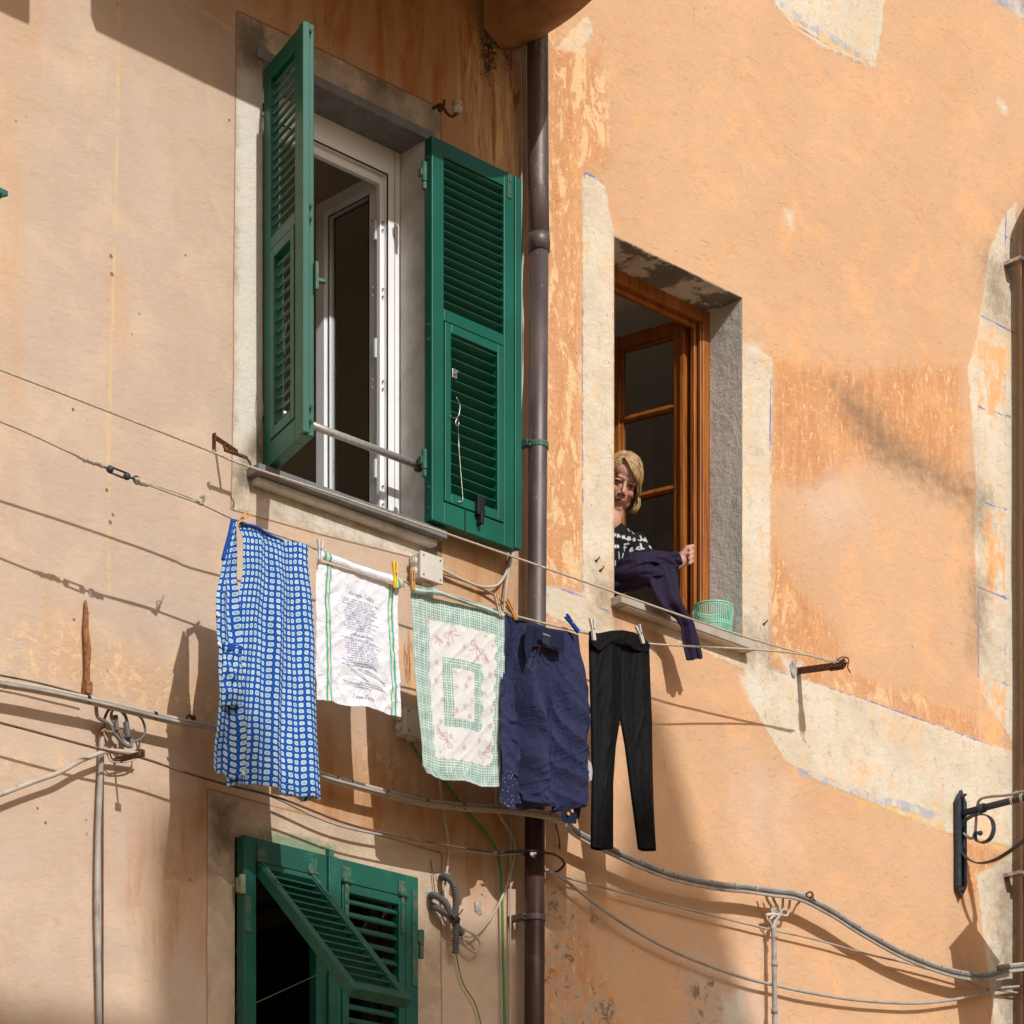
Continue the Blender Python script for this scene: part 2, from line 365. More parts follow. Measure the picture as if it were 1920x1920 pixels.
    e16 = m.noise(15, 5, .75); h = m.ma('ADD', h, m.ma('MULTIPLY', m.ma('MAXIMUM', m.ss(m.at('surround'), -.004, .004), m.ss(m.at('rough'), -.06, .06)), m.ma('MULTIPLY', e16, 2.0)))
    h = m.ma('ADD', h, m.ma('MULTIPLY', m.noise(6, 3, .5), 1.6))
    m.bump(h, .5, .006); return m.m
def plaster_right():
    m = NT('orange_plaster', .92, 0, .15)
    big = m.noise(.8, 5, .6); mid = m.noise(4, 6, .62, None, .6); rag = m.noise(17, 5, .72, None, .3); fine = m.noise(60, 6, .7)
    vst = m.noise(8, 6, .68, m.obj((2.4, 1, .35)), .4); fl = m.noise(30, 5, .75, m.obj((1.5, 1, .7)), .8)
    c = m.mix(m.ss(big, .35, .68), (.60, .375, .225), (.635, .41, .255)); c = m.mix(m.ma('MULTIPLY', m.ss(mid, .45, .75), .6), c, (.79, .44, .22))
    c = m.mix(m.ma('MULTIPLY', m.ss(m.noise(7, 5, .65, m.obj((.8, 1, 1.8)), .8), .55, .75), .4), c, (.62, .29, .12))
    # lime bloom
    c = m.mix(m.ma('MULTIPLY', lay(m, 'bloom', .5, .2, m.noise(5, 6, .65)), .6), c, (.67, .52, .43))
    # old deep orange wash, streaky, with flakes
    of = lay(m, 'old', .38, .075, m.ma('MULTIPLY_ADD', rag, .5, m.ma('MULTIPLY', mid, .5)))
    oc = m.mix(m.ss(vst, .35, .62), (.65, .35, .185), (.57, .275, .125)); oc = m.mix(m.ss(fl, .55, .63), oc, (.78, .52, .30)); oc = m.mix(m.ss(m.noise(24, 6, .7, m.obj((2.5, 1, .5))), .64, .68), oc, (.42, .40, .38))
    oc = m.mix(m.ma('MULTIPLY', m.ss(mid, .5, .7), .7), oc, (.74, .40, .18)); c = m.mix(of, c, oc)
    pf = m.ma('MULTIPLY', lay(m, 'peel', .15, .03, rag), m.ss(m.noise(6.5, 5, .7, m.obj((1.5, 1, .7)), .9), .50, .56)); c = m.mix(m.ma('MULTIPLY', pf, .85), c, (.76, .54, .31))
    pf2 = m.ma('MULTIPLY', lay(m, 'peel', .15, .03, rag), m.ss(m.noise(9, 5, .7, m.obj((1.2, 1, .5)), .6), .55, .58)); c = m.mix(pf2, c, (.60, .32, .16))
    # cream lime bands
    cf = lay(m, 'cream', .06, .008, rag)
    cc = m.mix(m.ss(m.noise(3, 5, .7), .38, .62), (.62, .54, .42), (.70, .63, .51)); cc = m.mix(m.ma('MULTIPLY', m.ss(m.noise(9, 5, .75, m.obj((1.5, 1, .5)), .5), .5, .68), .8), cc, (.74, .52, .30))
    cc = m.mix(m.ma('MULTIPLY', m.ss(m.noise(15, 6, .8), .53, .66), .7), cc, (.45, .40, .31)); cc = m.mix(m.ss(m.vor(22, m.obj((1, 1, .6))), .07, .04), cc, (.16, .12, .08))
    cc = m.mix(m.ma('MULTIPLY', m.ss(m.noise(2.5, 5, .6), .52, .66), .45), cc, (.80, .50, .28)); c = m.mix(cf, c, cc)
    of3 = m.ma('MULTIPLY', lay(m, 'quoin', .03, .008, rag), m.ss(m.noise(10, 5, .7, m.obj((1.5, 1, .6))), .42, .56)); c = m.mix(of3, c, (.80, .44, .22))
    yf = m.ma('MULTIPLY', lay(m, 'ochre', .03, .005, rag), m.ss(m.noise(7, 6, .7), .36, .52)); c = m.mix(m.ma('MULTIPLY', yf, .8), c, (.70, .47, .18))
    bf = m.ma('MULTIPLY', lay(m, 'bluef', .03, .006, rag), m.ss(m.noise(12, 6, .75), .42, .56)); c = m.mix(m.ma('MULTIPLY', bf, .75), c, (.36, .39, .52))
    bl = m.ma('SUBTRACT', 1, m.ss(m.ma('ADD', m.at('bluel'), m.ma('MULTIPLY', m.ma('SUBTRACT', rag, .5), .012)), .003, .0065)); bl = m.ma('MULTIPLY', bl, m.ss(m.noise(11, 6, .75), .34, .50)); c = m.mix(m.ma('MULTIPLY', bl, .9), c, (.17, .19, .50))
    gf = m.ma('MULTIPLY', lay(m, 'grey', .35, .13, rag), m.ma('ADD', m.ma('MULTIPLY', fl, .6), .45)); c = m.mix(gf, c, (.20, .155, .11))
    wf = m.ma('MULTIPLY', lay(m, 'worn', .35, .05, mid), m.ss(m.noise(8, 5, .75, None, 1), .40, .6)); c = m.mix(m.ma('MULTIPLY', wf, .8), c, (.50, .40, .31))
    wf2 = m.ma('MULTIPLY', lay(m, 'worn', .35, .05, mid), m.ss(m.noise(13, 5, .8, None, .6), .55, .62)); c = m.mix(m.ma('MULTIPLY', wf2, .8), c, (.17, .135, .10))
    wh = m.ma('MULTIPLY', lay(m, 'white', .10, .03, m.noise(9, 6, .7)), .9); c = m.mix(wh, c, (.68, .63, .55))
    nick = m.ma('MULTIPLY', m.ss(m.vor(15, m.obj((1, 1, 1.3))), .075, .045), m.ss(m.noise(3.1, 2), .56, .6)); c = m.mix(nick, c, (.25, .14, .08))
    cr = m.vor(2.6, m.obj((1, 1, 1.4)), 'DISTANCE_TO_EDGE'); crn = m.ma('ADD', cr, m.ma('MULTIPLY', m.ma('SUBTRACT', m.noise(18, 5, .7), .5), .03))
    crf = m.ma('MULTIPLY', m.ma('SUBTRACT', 1, m.ss(m.ma('ABSOLUTE', crn), .001, .004)), m.ss(m.noise(2.3, 3), .52, .6)); c = m.mix(m.ma('MULTIPLY', crf, .35), c, (.30, .16, .09))
    m.col(c)
    h = m.ma('ADD', m.ma('MULTIPLY', m.noise(18, 5, .6, m.obj((1, 1, 1.4)), .8), 1.1), m.ma('MULTIPLY', fine, .3))
    scr = m.noise(13, 4, .6, m.obj((.9, 1, 2.6)), 2.5); h = m.ma('ADD', h, m.ma('MULTIPLY', m.ss(scr, .62, .70), .35))
    h = m.ma('ADD', h, m.ma('MULTIPLY', m.noise(5, 4, .5), 2.0))
    zz = m.ma('MAXIMUM', m.ma('MAXIMUM', m.ss(m.at('cream'), -.01, .01), m.ss(m.at('old'), -.03, .02)), m.ss(m.at('worn'), -.05, .05))
    h = m.ma('ADD', h, m.ma('MULTIPLY', zz, m.ma('MULTIPLY', m.noise(24, 5, .75), 1.3)))
    m.bump(h, .6, .007); return m.m

XS = WX(985)
HL = (WX(492), WX(797), 5.905, 7.43)          # upper left window opening
HR = (WX(1151.5), WX(1391.5), 5.91, 7.412)    # window of the woman
HB = (WX(440), WX(767), 2.9, 4.545)           # lower shuttered window
house_l = thing('house', (WX(500), 0, 0), 'peach plastered house front with green shuttered windows, left of the long brown drainpipe', 'house')
house_r = thing('house', (WX(1400), 0, 0), 'orange house front with peeling cream plaster bands round a wooden window', 'house')
AL = {
 'surround': lambda P: U(P, [[(443.5, 19), (640, 112), (826, 204), (828, 1052), (775, 1046), (600, 1002), (434, 955)],
                             [(388, 1478), (600, 1535), (828, 1600), (828, 2100), (388, 2100)]]),
 'whitewash': lambda P: U(P, [[(443, 130), (500, 150), (500, 780), (440, 860)], [(500, 945), (700, 1000), (770, 1040), (640, 1000)]]),
 'pinkish': lambda P: U(P, [[(388, 1400), (900, 1400), (900, 2100), (388, 2100)]]),
 'sooty': lambda P: U(P, [[(440, 20), (500, 40), (500, 150), (445, 120)], [(470, 770), (495, 770), (492, 860), (465, 850)], [(395, 1500), (432, 1510), (430, 1600), (405, 1600)],
                          [(440, 880), (470, 885), (480, 910), (445, 905)], [(660, 120), (760, 170), (700, 170)], [(440, 1560), (500, 1575), (460, 1590)], [(800, 1000), (850, 1020), (830, 1060), (800, 1040)]]),
 'warm': lambda P: U(P, [[(443, -300), (985, -300), (985, 420), (830, 330), (700, 200), (443, -20)], [(560, 1380), (985, 1480), (985, 1650), (560, 1560)], [(820, 1000), (985, 1000), (985, 1200), (820, 1150)], [(330, 1560), (388, 1500), (388, 1750), (300, 1700)]]),
 'stain': lambda P: U(P, [[(0, -60), (38, -20), (30, 330), (15, 700), (0, 700)], [(205, 500), (240, 520), (235, 640), (205, 640)], [(100, 1150), (400, 1280), (395, 1400), (60, 1260)]]),
 'seam': lambda P: L(P, [[(224, -60), (221, 120), (219, 320), (212, 540), (207, 700), (203, 860), (204, 1040), (205, 1110)], [(330, -8), (395, 30), (438, 58)]]),
 'streak': lambda P: U(P, [[(865, 40), (985, 60), (985, 340), (900, 300), (860, 180)], [(690, 1170), (760, 1190), (760, 1300), (690, 1290)], [(745, 1200), (790, 1200), (790, 1330), (745, 1330)]]),
 'mould': lambda P: U(P, [[(896, 55), (934, 72), (932, 110), (921, 150), (912, 145), (902, 110)], [(944, 86), (962, 94), (956, 125), (948, 110)]]),
 'rough': lambda P: U(P, [[(0, 1150), (120, 1170), (320, 1250), (420, 1290), (420, 1370), (330, 1345), (180, 1300), (0, 1260)], [(0, 1395), (120, 1440), (0, 1450)], [(690, 1395), (790, 1420), (780, 1480), (700, 1450)]]),
 'greenp': lambda P: U(P, [[(500, 1562), (560, 1566), (625, 1588), (618, 1612), (560, 1598), (505, 1580)]]),
}
AR = {
 'cream': lambda P: U(P, [[(1094, 320), (1134, 348), (1150, 420), (1150, 1210), (1095, 1185), (1020, 1150), (1020, 1095), (1093, 1115)],
    [(1392, 640), (1412, 652), (1448, 672), (1442, 1252), (1650, 1323), (1856, 1396), (1905, 1412), (1905, 1590), (1770, 1560), (1690, 1530), (1600, 1490), (1540, 1468), (1470, 1425), (1415, 1330), (1395, 1255), (1150, 1150), (1392, 1210)],
    [(1448, -40), (1664, -40), (1655, 50), (1640, 128), (1560, 96), (1500, 62), (1455, 10)],
    [(1905, 380), (1880, 410), (1855, 470), (1843, 560), (1830, 640), (1815, 690), (1830, 900), (1828, 1000), (1838, 1300), (1905, 1400)],
    [(1040, 90), (1100, 30), (1112, 60), (1085, 100)], [(1830, 1640), (1905, 1600), (1905, 1960), (1870, 1960), (1850, 1800)]]),
 'old': lambda P: U(P, [[(1448, 668), (1560, 690), (1800, 680), (1800, 900), (1860, 930), (1850, 960), (1740, 880), (1600, 850), (1530, 910), (1446, 900)],
    [(1446, 990), (1500, 1100), (1560, 1170), (1600, 1260), (1700, 1300), (1830, 1340), (1835, 1385), (1650, 1322), (1444, 1250)],
    [(1020, 60), (1120, 110), (1150, 300), (1093, 330), (1092, 1110), (1020, 1100)], [(1800, 1570), (1890, 1600), (1860, 1700), (1800, 1690)], [(1010, 1690), (1080, 1700), (1120, 1800), (1180, 1960), (1010, 1960)], [(1140, 1200), (1200, 1210), (1200, 1250), (1140, 1240)]]),
 'peel': lambda P: U(P, [[(1020, 60), (1130, 60), (1150, 260), (1093, 330), (1092, 1110), (1020, 1100)], [(1446, 1040), (1500, 1130), (1490, 1240), (1446, 1240)], [(1560, 1270), (1740, 1310), (1740, 1345), (1560, 1290)]]),
 'quoin': lambda P: U(P, [[(1832, 635), (1886, 655), (1886, 790), (1832, 770)], [(1840, 950), (1886, 962), (1886, 1120), (1840, 1100)], [(1836, 1270), (1884, 1290), (1884, 1405), (1836, 1390)]]),
 'ochre': lambda P: U(P, [[(1540, 1470), (1620, 1500), (1700, 1514), (1768, 1545), (1775, 1560), (1700, 1535), (1600, 1500)], [(1470, 22), (1620, 105), (1632, 122), (1500, 60)], [(1860, 1580), (1905, 1590), (1905, 1600), (1860, 1592)]]),
 'bluef': lambda P: U(P, [[(1495, 1437), (1540, 1452), (1650, 1495), (1690, 1500), (1758, 1522), (1752, 1538), (1650, 1508), (1545, 1470), (1500, 1455)], [(1452, -5), (1500, 25), (1640, 115), (1620, 115), (1480, 32)]]),
 'bluel': lambda P: L(P, [[(1095, 320), (1133, 345)], [(1095, 320), (1093, 700), (1094, 1110)], [(1020, 1097), (1093, 1117)], [(1446, 690), (1443, 900), (1442, 1252)], [(1442, 1252), (1650, 1323), (1860, 1398)], [(1832, 762), (1895, 782)],
    [(1833, 770), (1833, 930)], [(1832, 938), (1888, 956)], [(1832, 1100), (1888, 1122)], [(1884, 700), (1884, 1400)], [(1834, 1110), (1834, 1270)], [(1860, 1275), (1905, 1292)], [(1886, 400), (1884, 470)], [(1865, 435), (1900, 452)], [(1840, 592), (1905, 625)], [(1495, 50), (1560, 90), (1640, 138)], [(1122, 1138), (1140, 1145)]]),
 'grey': lambda P: np.maximum(U(P, [[(1568, 725), (1610, 745), (1680, 820), (1760, 880), (1850, 930), (1845, 960), (1740, 905), (1650, 860), (1590, 780)], [(1825, 900), (1850, 930), (1845, 1000), (1825, 990)], [(1826, 1080), (1850, 1090), (1845, 1220), (1828, 1220)], [(1850, 480), (1880, 500), (1885, 600), (1860, 590)],
    [(1395, 1180), (1440, 1200), (1440, 1240), (1400, 1230)], [(1120, 1085), (1150, 1100), (1150, 1160), (1125, 1150)]]), U(P, [[(1860, 1620), (1905, 1620), (1905, 1960), (1875, 1960)]]) - .02),
 'bloom': lambda P: U(P, [[(1395, 1420), (1450, 1480), (1440, 1640), (1400, 1560)], [(1440, 1490), (1480, 1480), (1460, 1620)], [(1300, 1820), (1440, 1780), (1440, 1960), (1290, 1960)], [(1500, 940), (1560, 880), (1600, 960), (1540, 1010)]]),
 'worn': lambda P: U(P, [[(1010, 1640), (1090, 1660), (1110, 1720), (1080, 1760), (1130, 1860), (1180, 1960), (1010, 1960)], [(1300, 1810), (1370, 1850), (1370, 1960), (1280, 1960)]]),
 'white': lambda P: U(P, [[(1405, 640), (1425, 648), (1420, 668), (1408, 662)], [(1472, 395), (1485, 400), (1487, 425), (1478, 425)], [(1870, 190), (1886, 198), (1884, 216)], [(1470, 1235), (1505, 1245), (1500, 1290), (1478, 1280)], [(1170, 1205), (1220, 1215), (1215, 1240), (1180, 1235)], [(1385, 1265), (1415, 1270), (1440, 1320), (1410, 1330)], [(1355, 1870), (1390, 1860), (1400, 1920), (1360, 1930)]]),
}
MLW = plaster_left(); MRW = plaster_right()
wall_mesh('wall', -14, XS, 0, 9.4, WX(-60), XS, [HL, HB], AL, MLW, house_l)
wall_mesh('wall', XS, 22, 0, 9.4, XS, WX(1990), [HR], AR, MRW, house_r)
# body of the two houses behind the street wall (flat roofs, side walls, back walls opened for added daylight)
for h, x0, x1, mt in ((house_l, -14, XS, MLW), (house_r, XS, 22, MRW)):
    b = MB(); b.box((x0, 5.6, 0), (x1, 5.9, 4.6)); b.box((x0, 5.6, 8.2), (x1, 5.9, 9.4)); e = x0 if x0 < 0 else x1 - .3
    b.box((e, .02, 0), (e + .3, 5.6, 9.4)); b.box((x0, -.0, 9.4), (x1, 5.9, 9.6)); b.build('rear_wall', mt, h)
tr = simple('terracotta', (.42, .17, .08), (.3, .12, .06), .85)
# house across the street: its eave throws shade; the lattice is an added blocker
YO = 15.0
hx = lambda x: x - SX * YO
hz = lambda z: z + SZ * YO
ho = thing('house', (5, -YO - 4, 0), 'plain ochre house across the street, behind the viewer, with a lattice added for shade', 'house')
op = simple('ochre_plaster', (.55, .40, .24), (.48, .34, .2), .9, sc=2)
MB().box((hx(WX(-400)) + .3, -YO - 8, 0), (hx(WX(1560)) - .3, -YO - .02, hz(3.80) - .1)).build('wall', op, ho)
MB().box((hx(WX(-400)), -YO - 8.3, hz(3.80) - .1), (hx(WX(1560)), -YO, hz(3.80))).build('roof', tr, ho)
lat = MB()  # unseen slats added to block the sun, cut to the shade's outline
polys = [[(262, 2600), (268, 1540), (300, 1500), (395, 1500), (420, 1640), (560, 1700), (1000, 1740), (1035, 1650), (1150, 1630), (1168, 1500), (1185, 1340), (1222, 1280), (1262, 1420), (1300, 1560), (1350, 1720), (1405, 1920), (1500, 2600)]]
Q = Wn(polys[0]); x = Q[:, 0].min()
while x < Q[:, 0].max():
    zs = []
    for i in range(len(Q)):
        a, b = Q[i], Q[(i + 1) % len(Q)]
        if (a[0] > x) != (b[0] > x): zs.append(a[1] + (b[1] - a[1]) * (x - a[0]) / (b[0] - a[0]))
    if zs:
        zt = max(zs)
        if zt > 3.85: lat.box((hx(x), -YO - .05, hz(3.75)), (hx(x) + .038, -YO - .035, hz(zt)))
    x += .045
lat.build('shadow_lattice', simple('shadow_slats', (.35, .27, .18)), ho)

# ------------------------------------------------------------------ balcony above, seen from below
def plan(off):
    x0, zb = WX(959), 0
    pts = []
    D = 1.05 - off; rx = .62 - off
    xr = x0 + .06 - off; ex = xr - rx
    for i in range(0, 23):
        a = -R(12) + (R(102)) * i / 22
        pts.append((ex + (rx) * math.cos(a), .15 + (D - .15) * max(-.17, math.sin(a))))
    pts = [(x, max(w, 0.0)) for x, w in pts]
    return pts + [(WX(66), D) if off == 0 else (WX(66) + off, D)]
def loft(rings, name, mat, parent):
    b = MB(); n = len(rings[0]); vs = [p for r in rings for p in r]; fs = []
    for i in range(len(rings) - 1):
        for k in range(n - 1): fs.append((i * n + k, (i + 1) * n + k, (i + 1) * n + k + 1, i * n + k + 1))
    b.add(vs, fs); return b.build(name, mat, parent, smooth=True)
ZB = 7.925; r0 = plan(0); r1 = plan(.24); r2 = plan(.03); r3 = plan(.13)
balm = simple('balcony_plaster', (.34, .18, .08), (.22, .11, .05), .85, sc=7, bst=.5, bsc=30, dirt=(.2, .12, .07), dirt_sc=4)
bal = loft([[Vector((x, -w, ZB + .62)) for x, w in r0], [Vector((x, -w, ZB + .1)) for x, w in r0], [Vector((x, -w, ZB + .035)) for x, w in r2], [Vector((x, -w, ZB)) for x, w in r3],
            [Vector((x, -w, ZB + .03)) for x, w in r1], [Vector((x, -w, ZB + .50)) for x, w in r1]], 'balcony', balm, house_l)
fl = MB(); n = len(r0); vs = [(x, -w, ZB + .50) for x, w in r0] + [(x, -w, ZB + .62) for x, w in r0] ; vs += [(r0[-1][0], 0, ZB + .5), (r0[-1][0], 0, ZB + .62)]
fl.add(vs, [tuple(range(n)) + (2 * n,), tuple(reversed(range(n, 2 * n))) + (2 * n + 1,)]); fl.build('floor_slab', balm, bal)
MB().box((WX(-52) - .24, -1.0, 7.86), (WX(66) - .24, -.85, 8.6)).build('bracket', balm, bal, bevel=.01)  # unseen box added under the balcony to cast a squared shadow
MB().box((WX(-1400), -1.03, 8.3), (WX(-20), 0, 8.6)).build('slab_end', balm, bal, bevel=.01)
# ================================================================== window openings
def reveal(h, depth, name, mats, parent, slope=0):
    x0, x1, z0, z1 = h; b = MB(); t = .05
    for k, (p, q) in enumerate((((x0 - t, .004, z0), (x0, depth, z1)), ((x1, .004, z0), (x1 + t, depth, z1)), ((x0 - t, .004, z1 + .004), (x1 + t, depth, z1 + t)), ((x0 - t, .004, z0 - t), (x1 + t, depth + .1, z0 - .001)))):
        b.box(p, q)
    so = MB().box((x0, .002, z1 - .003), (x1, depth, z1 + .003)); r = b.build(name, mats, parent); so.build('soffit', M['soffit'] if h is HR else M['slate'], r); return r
def room(h, name, mw, mc, z_c, left, right, deep, parent, y0):
    x0, x1, z0, z1 = h; b = MB(); a, c = x0 - left, x1 + right; fz = z0 - .95
    b.add([(a, y0, fz), (a, deep, fz), (a, deep, z_c), (a, y0, z_c), (c, y0, fz), (c, deep, fz), (c, deep, z_c), (c, y0, z_c)],
          [(0, 1, 2, 3), (7, 6, 5, 4)])  # no back wall: left open so daylight brightens the room
    # inner face of the street wall round the opening
    for p in (((a, y0, fz), (x0 - .02, y0 + .02, z_c)), ((x1 + .02, y0, fz), (c, y0 + .02, z_c)), ((x0 - .02, y0, fz), (x1 + .02, y0 + .02, z0 - .02)), ((x0 - .02, y0, z1 + .02), (x1 + .02, y0 + .02, z_c))): b.box(*p)
    r = b.build(name, mw, parent)
    MB().box((a, y0, z_c), (c, deep, z_c + .1)).build('ceiling', mc, r)
    MB().box((a, y0, fz - .1), (c, deep, fz)).build('floor', M['floor_in'], r)
    return r

# ---- upper left window (white plastic frame, slate sill and lintel)
w1 = reveal(HL, .145, 'window', M['concrete'], house_l); tag(w1, 'window with white frame and slate sill, one sash open inwards')
x0, x1, z0, z1 = HL
MB().box((x0 - .03, -.012, z1 - .002), (x1 + .035, .142, z1 + .034)).build('lintel', M['slate'], w1, bevel=.002)
MB().box((x0 - .075, -.075, z0 - .032), (x1 + .05, .15, z0)).build('sill', M['slate'], w1, bevel=.004)
MB().box((x0 - .05, -.04, z0 - .055), (x1 + .03, .01, z0 - .032)).build('sill_bed', M['concrete'], w1, bevel=.004)
fr = MB(); y = .145
fr.box((x1 - .065, y, z0), (x1, y + .07, z1)); fr.box((x0, y, z0), (x0 + .065, y + .07, z1))
fr.box((x0 + .065, y, z1 - .105), (x1 - .065, y + .07, z1)); fr.box((x0 + .065, y, z0), (x1 - .065, y + .07, z0 + .05))
fr.box((x1 - .085, y + .022, z0 + .05), (x1 - .065, y + .045, z1 - .105))
fr.box((x0 + .065, y + .022, z1 - .143), (x1 - .085, y + .045, z1 - .105))
fr.build('frame', M['pvc'], w1, bevel=.003)
def sash(name, hinge, dirv, Wd, H, zb, mat, parent, st=.06, th=.055, muntins=(), glassm=None, gasket=True, mt=None):
    d = Vector(dirv).normalized(); n = Vector((d.y, -d.x, 0)); up = Vector((0, 0, 1)); o = Vector((hinge[0], hinge[1], zb)); b = MB()
    T = n * th
    for p, a, c in ((o, d * st, up * H), (o + d * (Wd - st), d * st, up * H), (o + d * st, d * (Wd - 2 * st), up * st), (o + d * st + up * (H - st), d * (Wd - 2 * st), up * st)): b.ob(p, a, c, T)
    i = .012   # stepped profile on both faces
    for p, a, c in ((o + d * st, d * i, up * (H - 2 * st)), (o + d * (Wd - st - i), d * i, up * (H - 2 * st)), (o + d * (st + i) + up * (0), d * (Wd - 2 * st - 2 * i), up * i), (o + d * (st + i) + up * (H - 2 * st - i), d * (Wd - 2 * st - 2 * i), up * i)):
        b.ob(p + up * st + n * th * .22, a, c, T * .56)
    for mz in muntins: b.ob(o + d * st + up * mz + n * th * .2, d * (Wd - 2 * st), up * .028, T * .6); b.ob(o + d * st + up * (mz + .008) + n * th * .08, d * (Wd - 2 * st), up * .012, T * .84)
    s = b.build(name, mat, parent, bevel=.003)
    g = MB().ob(o + d * st + up * st + n * th * .46, d * (Wd - 2 * st), up * (H - 2 * st), n * .006); g.build('pane', M['glass'], s)
    if gasket:
        g = MB(); q = i
        for sgn in (.2, .78):
            g.ob(o + d * (st + q) + up * (st + q) + n * th * sgn, d * .005, up * (H - 2 * st - 2 * q), n * .002); g.ob(o + d * (Wd - st - q - .005) + up * (st + q) + n * th * sgn, d * .005, up * (H - 2 * st - 2 * q), n * .002)
            g.ob(o + d * (st + q) + up * (H - st - q - .005) + n * th * sgn, d * (Wd - 2 * st - 2 * q), up * .005, n * .002)
        g.build('gasket', M['gasket'], s)
    return s
s1 = sash('sash', (x1 - .068, .20), (-.02, 1, 0), .37, z1 - z0 - .13, z0 + .055, M['pvc'], w1, st=.052)
s2 = sash('sash', (x0 + .072, .20), (.03, 1, 0), .37, z1 - z0 - .13, z0 + .055, M['pvc'], w1, st=.052)
for zz in (6.15, 6.62, 7.08):
    hb = MB(); hb.box((x1 - .088, .19, zz), (x1 - .064, .205, zz + .075)); hb.cyl((x1 - .075, .185, zz), (x1 - .075, .185, zz + .05), .007, 10); hb.build('hinge', M['pvc'], w1, bevel=.002)
gk = MB(); gk.box((x1 - .0662, .1435, z0 + .05), (x1 - .0635, .15, z1 - .105)); gk.box((x1 - .030, .1442, z0 + .005), (x1 - .028, .15, z1 - .005)); gk.box((x0 + .065, .1435, z1 - .1075), (x1 - .066, .15, z1 - .1045)); gk.each('gasket', M['gasket'], w1, .002)
sc = MB()
for zz in (6.02, 6.05, 6.12, 6.50, 6.53, 6.86, 6.89, 7.12, 7.15):
    sc.cyl((x1 - .10, .196, zz), (x1 - .10, .202, zz), .0045, 8); sc.cyl((x1 - .075, .158, zz - .01), (x1 - .075, .168, zz - .01), .004, 8)
sc.each('screw', M['chrome'], w1, .004)
room(HL, 'room', M['room_l'], M['room_l'], 7.55, .25, XS - .05 - HL[1], 3.6, w1, .22)
ob_ = MB(); ob_.box((x0 + .02, .30, z0 - .5), (x0 + .16, .34, z0 + .17)); ob_.build('cupboard', M['wood'], w1, bevel=.004)
rl = MB(); a = W(762, 851, .02); pr = W(485, 744, .02); zz = a.z
rl.cyl((x0 - .0, .03, zz), (x1 + .0, .03, zz), .0145, 20); rl.build('safety_rail', M['steel'], w1, smooth=True)
MB().cyl((x1 - .012, .03, zz), (x1 + .003, .03, zz), .024, 20).build('rail_flange', M['rust'], w1)

# ---- window of the woman (varnished wood)
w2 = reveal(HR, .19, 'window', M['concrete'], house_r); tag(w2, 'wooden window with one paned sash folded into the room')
x0, x1, z0, z1 = HR; y = .19
xe = WX(1417, .062)
MB().box((WX(1145, .0), -.062, z0 - .034), (xe, .20, z0)).build('sill', M['marble'], w2, bevel=.003)
MB().box((x0 + .02, -.055, z0 - .038), (xe - .03, .0, z0 - .034)).build('drip_groove', M['concrete'], w2)
fr = MB(); fr.box((x1 - .042, y, z0), (x1, y + .07, z1)); fr.box((x0, y, z0), (x0 + .042, y + .07, z1)); fr.box((x0 + .042, y, z1 - .055), (x1 - .042, y + .07, z1))
fr.box((x1 - .066, y + .03, z0), (x1 - .042, y + .055, z1 - .055)); fr.box((x0 + .042, y + .03, z1 - .078), (x1 - .066, y + .055, z1 - .055)); fr.box((x1 - .052, y + .006, z0), (x1 - .042, y + .022, z1 - .055))
fr.box((x0 + .042, y, z0), (x1 - .066, y + .05, z0 + .03))
fr.build('frame', M['wood'], w2, bevel=.004)
HS = z1 - z0 - .055
s3 = sash('sash', (x1 - .075, .265), (-.254, .967, 0), .385, HS, z0 + .03, M['wood'], w2, st=.055, th=.048, muntins=(.385, .72, 1.05) if 0 else (HS * .255, HS * .49, HS * .735), gasket=False)
ex = MB(); d = Vector((-.254, .967, 0)).normalized(); n = Vector((d.y, -d.x, 0))
ex.ob(Vector((x1 - .075, .265, z0 + .03)) + n * .048, d * .03, (0, 0, HS), n * .014); ex.ob(Vector((x1 - .075, .265, z0 + .03)) + n * -.016, d * .02, (0, 0, HS), n * .016)
ex.build('sash_lip', M['wood'], s3, bevel=.003)
s4 = sash('sash', (x0 + .07, .265), (-.5, .967, 0), .385, HS, z0 + .03, M['wood'], w2, st=.055, th=.048, gasket=False)
rm2 = room(HR, 'room', M['room'], M['room'], 7.52, .35, 1.9, 3.4, w2, .26); MB().box((x1 + .7, 3.21, z0 - .95), (x1 + 1.89, 3.39, 7.35)).build('wardrobe', simple('dark_wood', (.06, .04, .028), rough=.5), rm2)


# ---- lower window
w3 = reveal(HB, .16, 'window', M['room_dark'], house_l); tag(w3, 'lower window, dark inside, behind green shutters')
x0, x1, z0, z1 = HB
fr = MB(); fr.box((x0, .25, z0), (x0 + .05, .29, z1)); fr.box((x1 - .05, .17, z0), (x1, .22, z1)); fr.box((x0 + .05, .17, z1 - .06), (x1 - .05, .22, z1)); fr.box(((x0 + x1) / 2 - .10, .40, z0), ((x0 + x1) / 2 - .04, .44, z1 - .06))
fr.build('frame', simple('old_grey_frame', (.07, .068, .065)), w3, bevel=.003)
room(HB, 'room', M['room_dark'], M['room_dark'], 4.9, .6, .9, 3.0, w3, .24); MB().box((x0 - .6, 3.0, z0 - .95), (x1 + .9, 3.05, 4.9)).build('room_rear', M['room_dark'], w3)

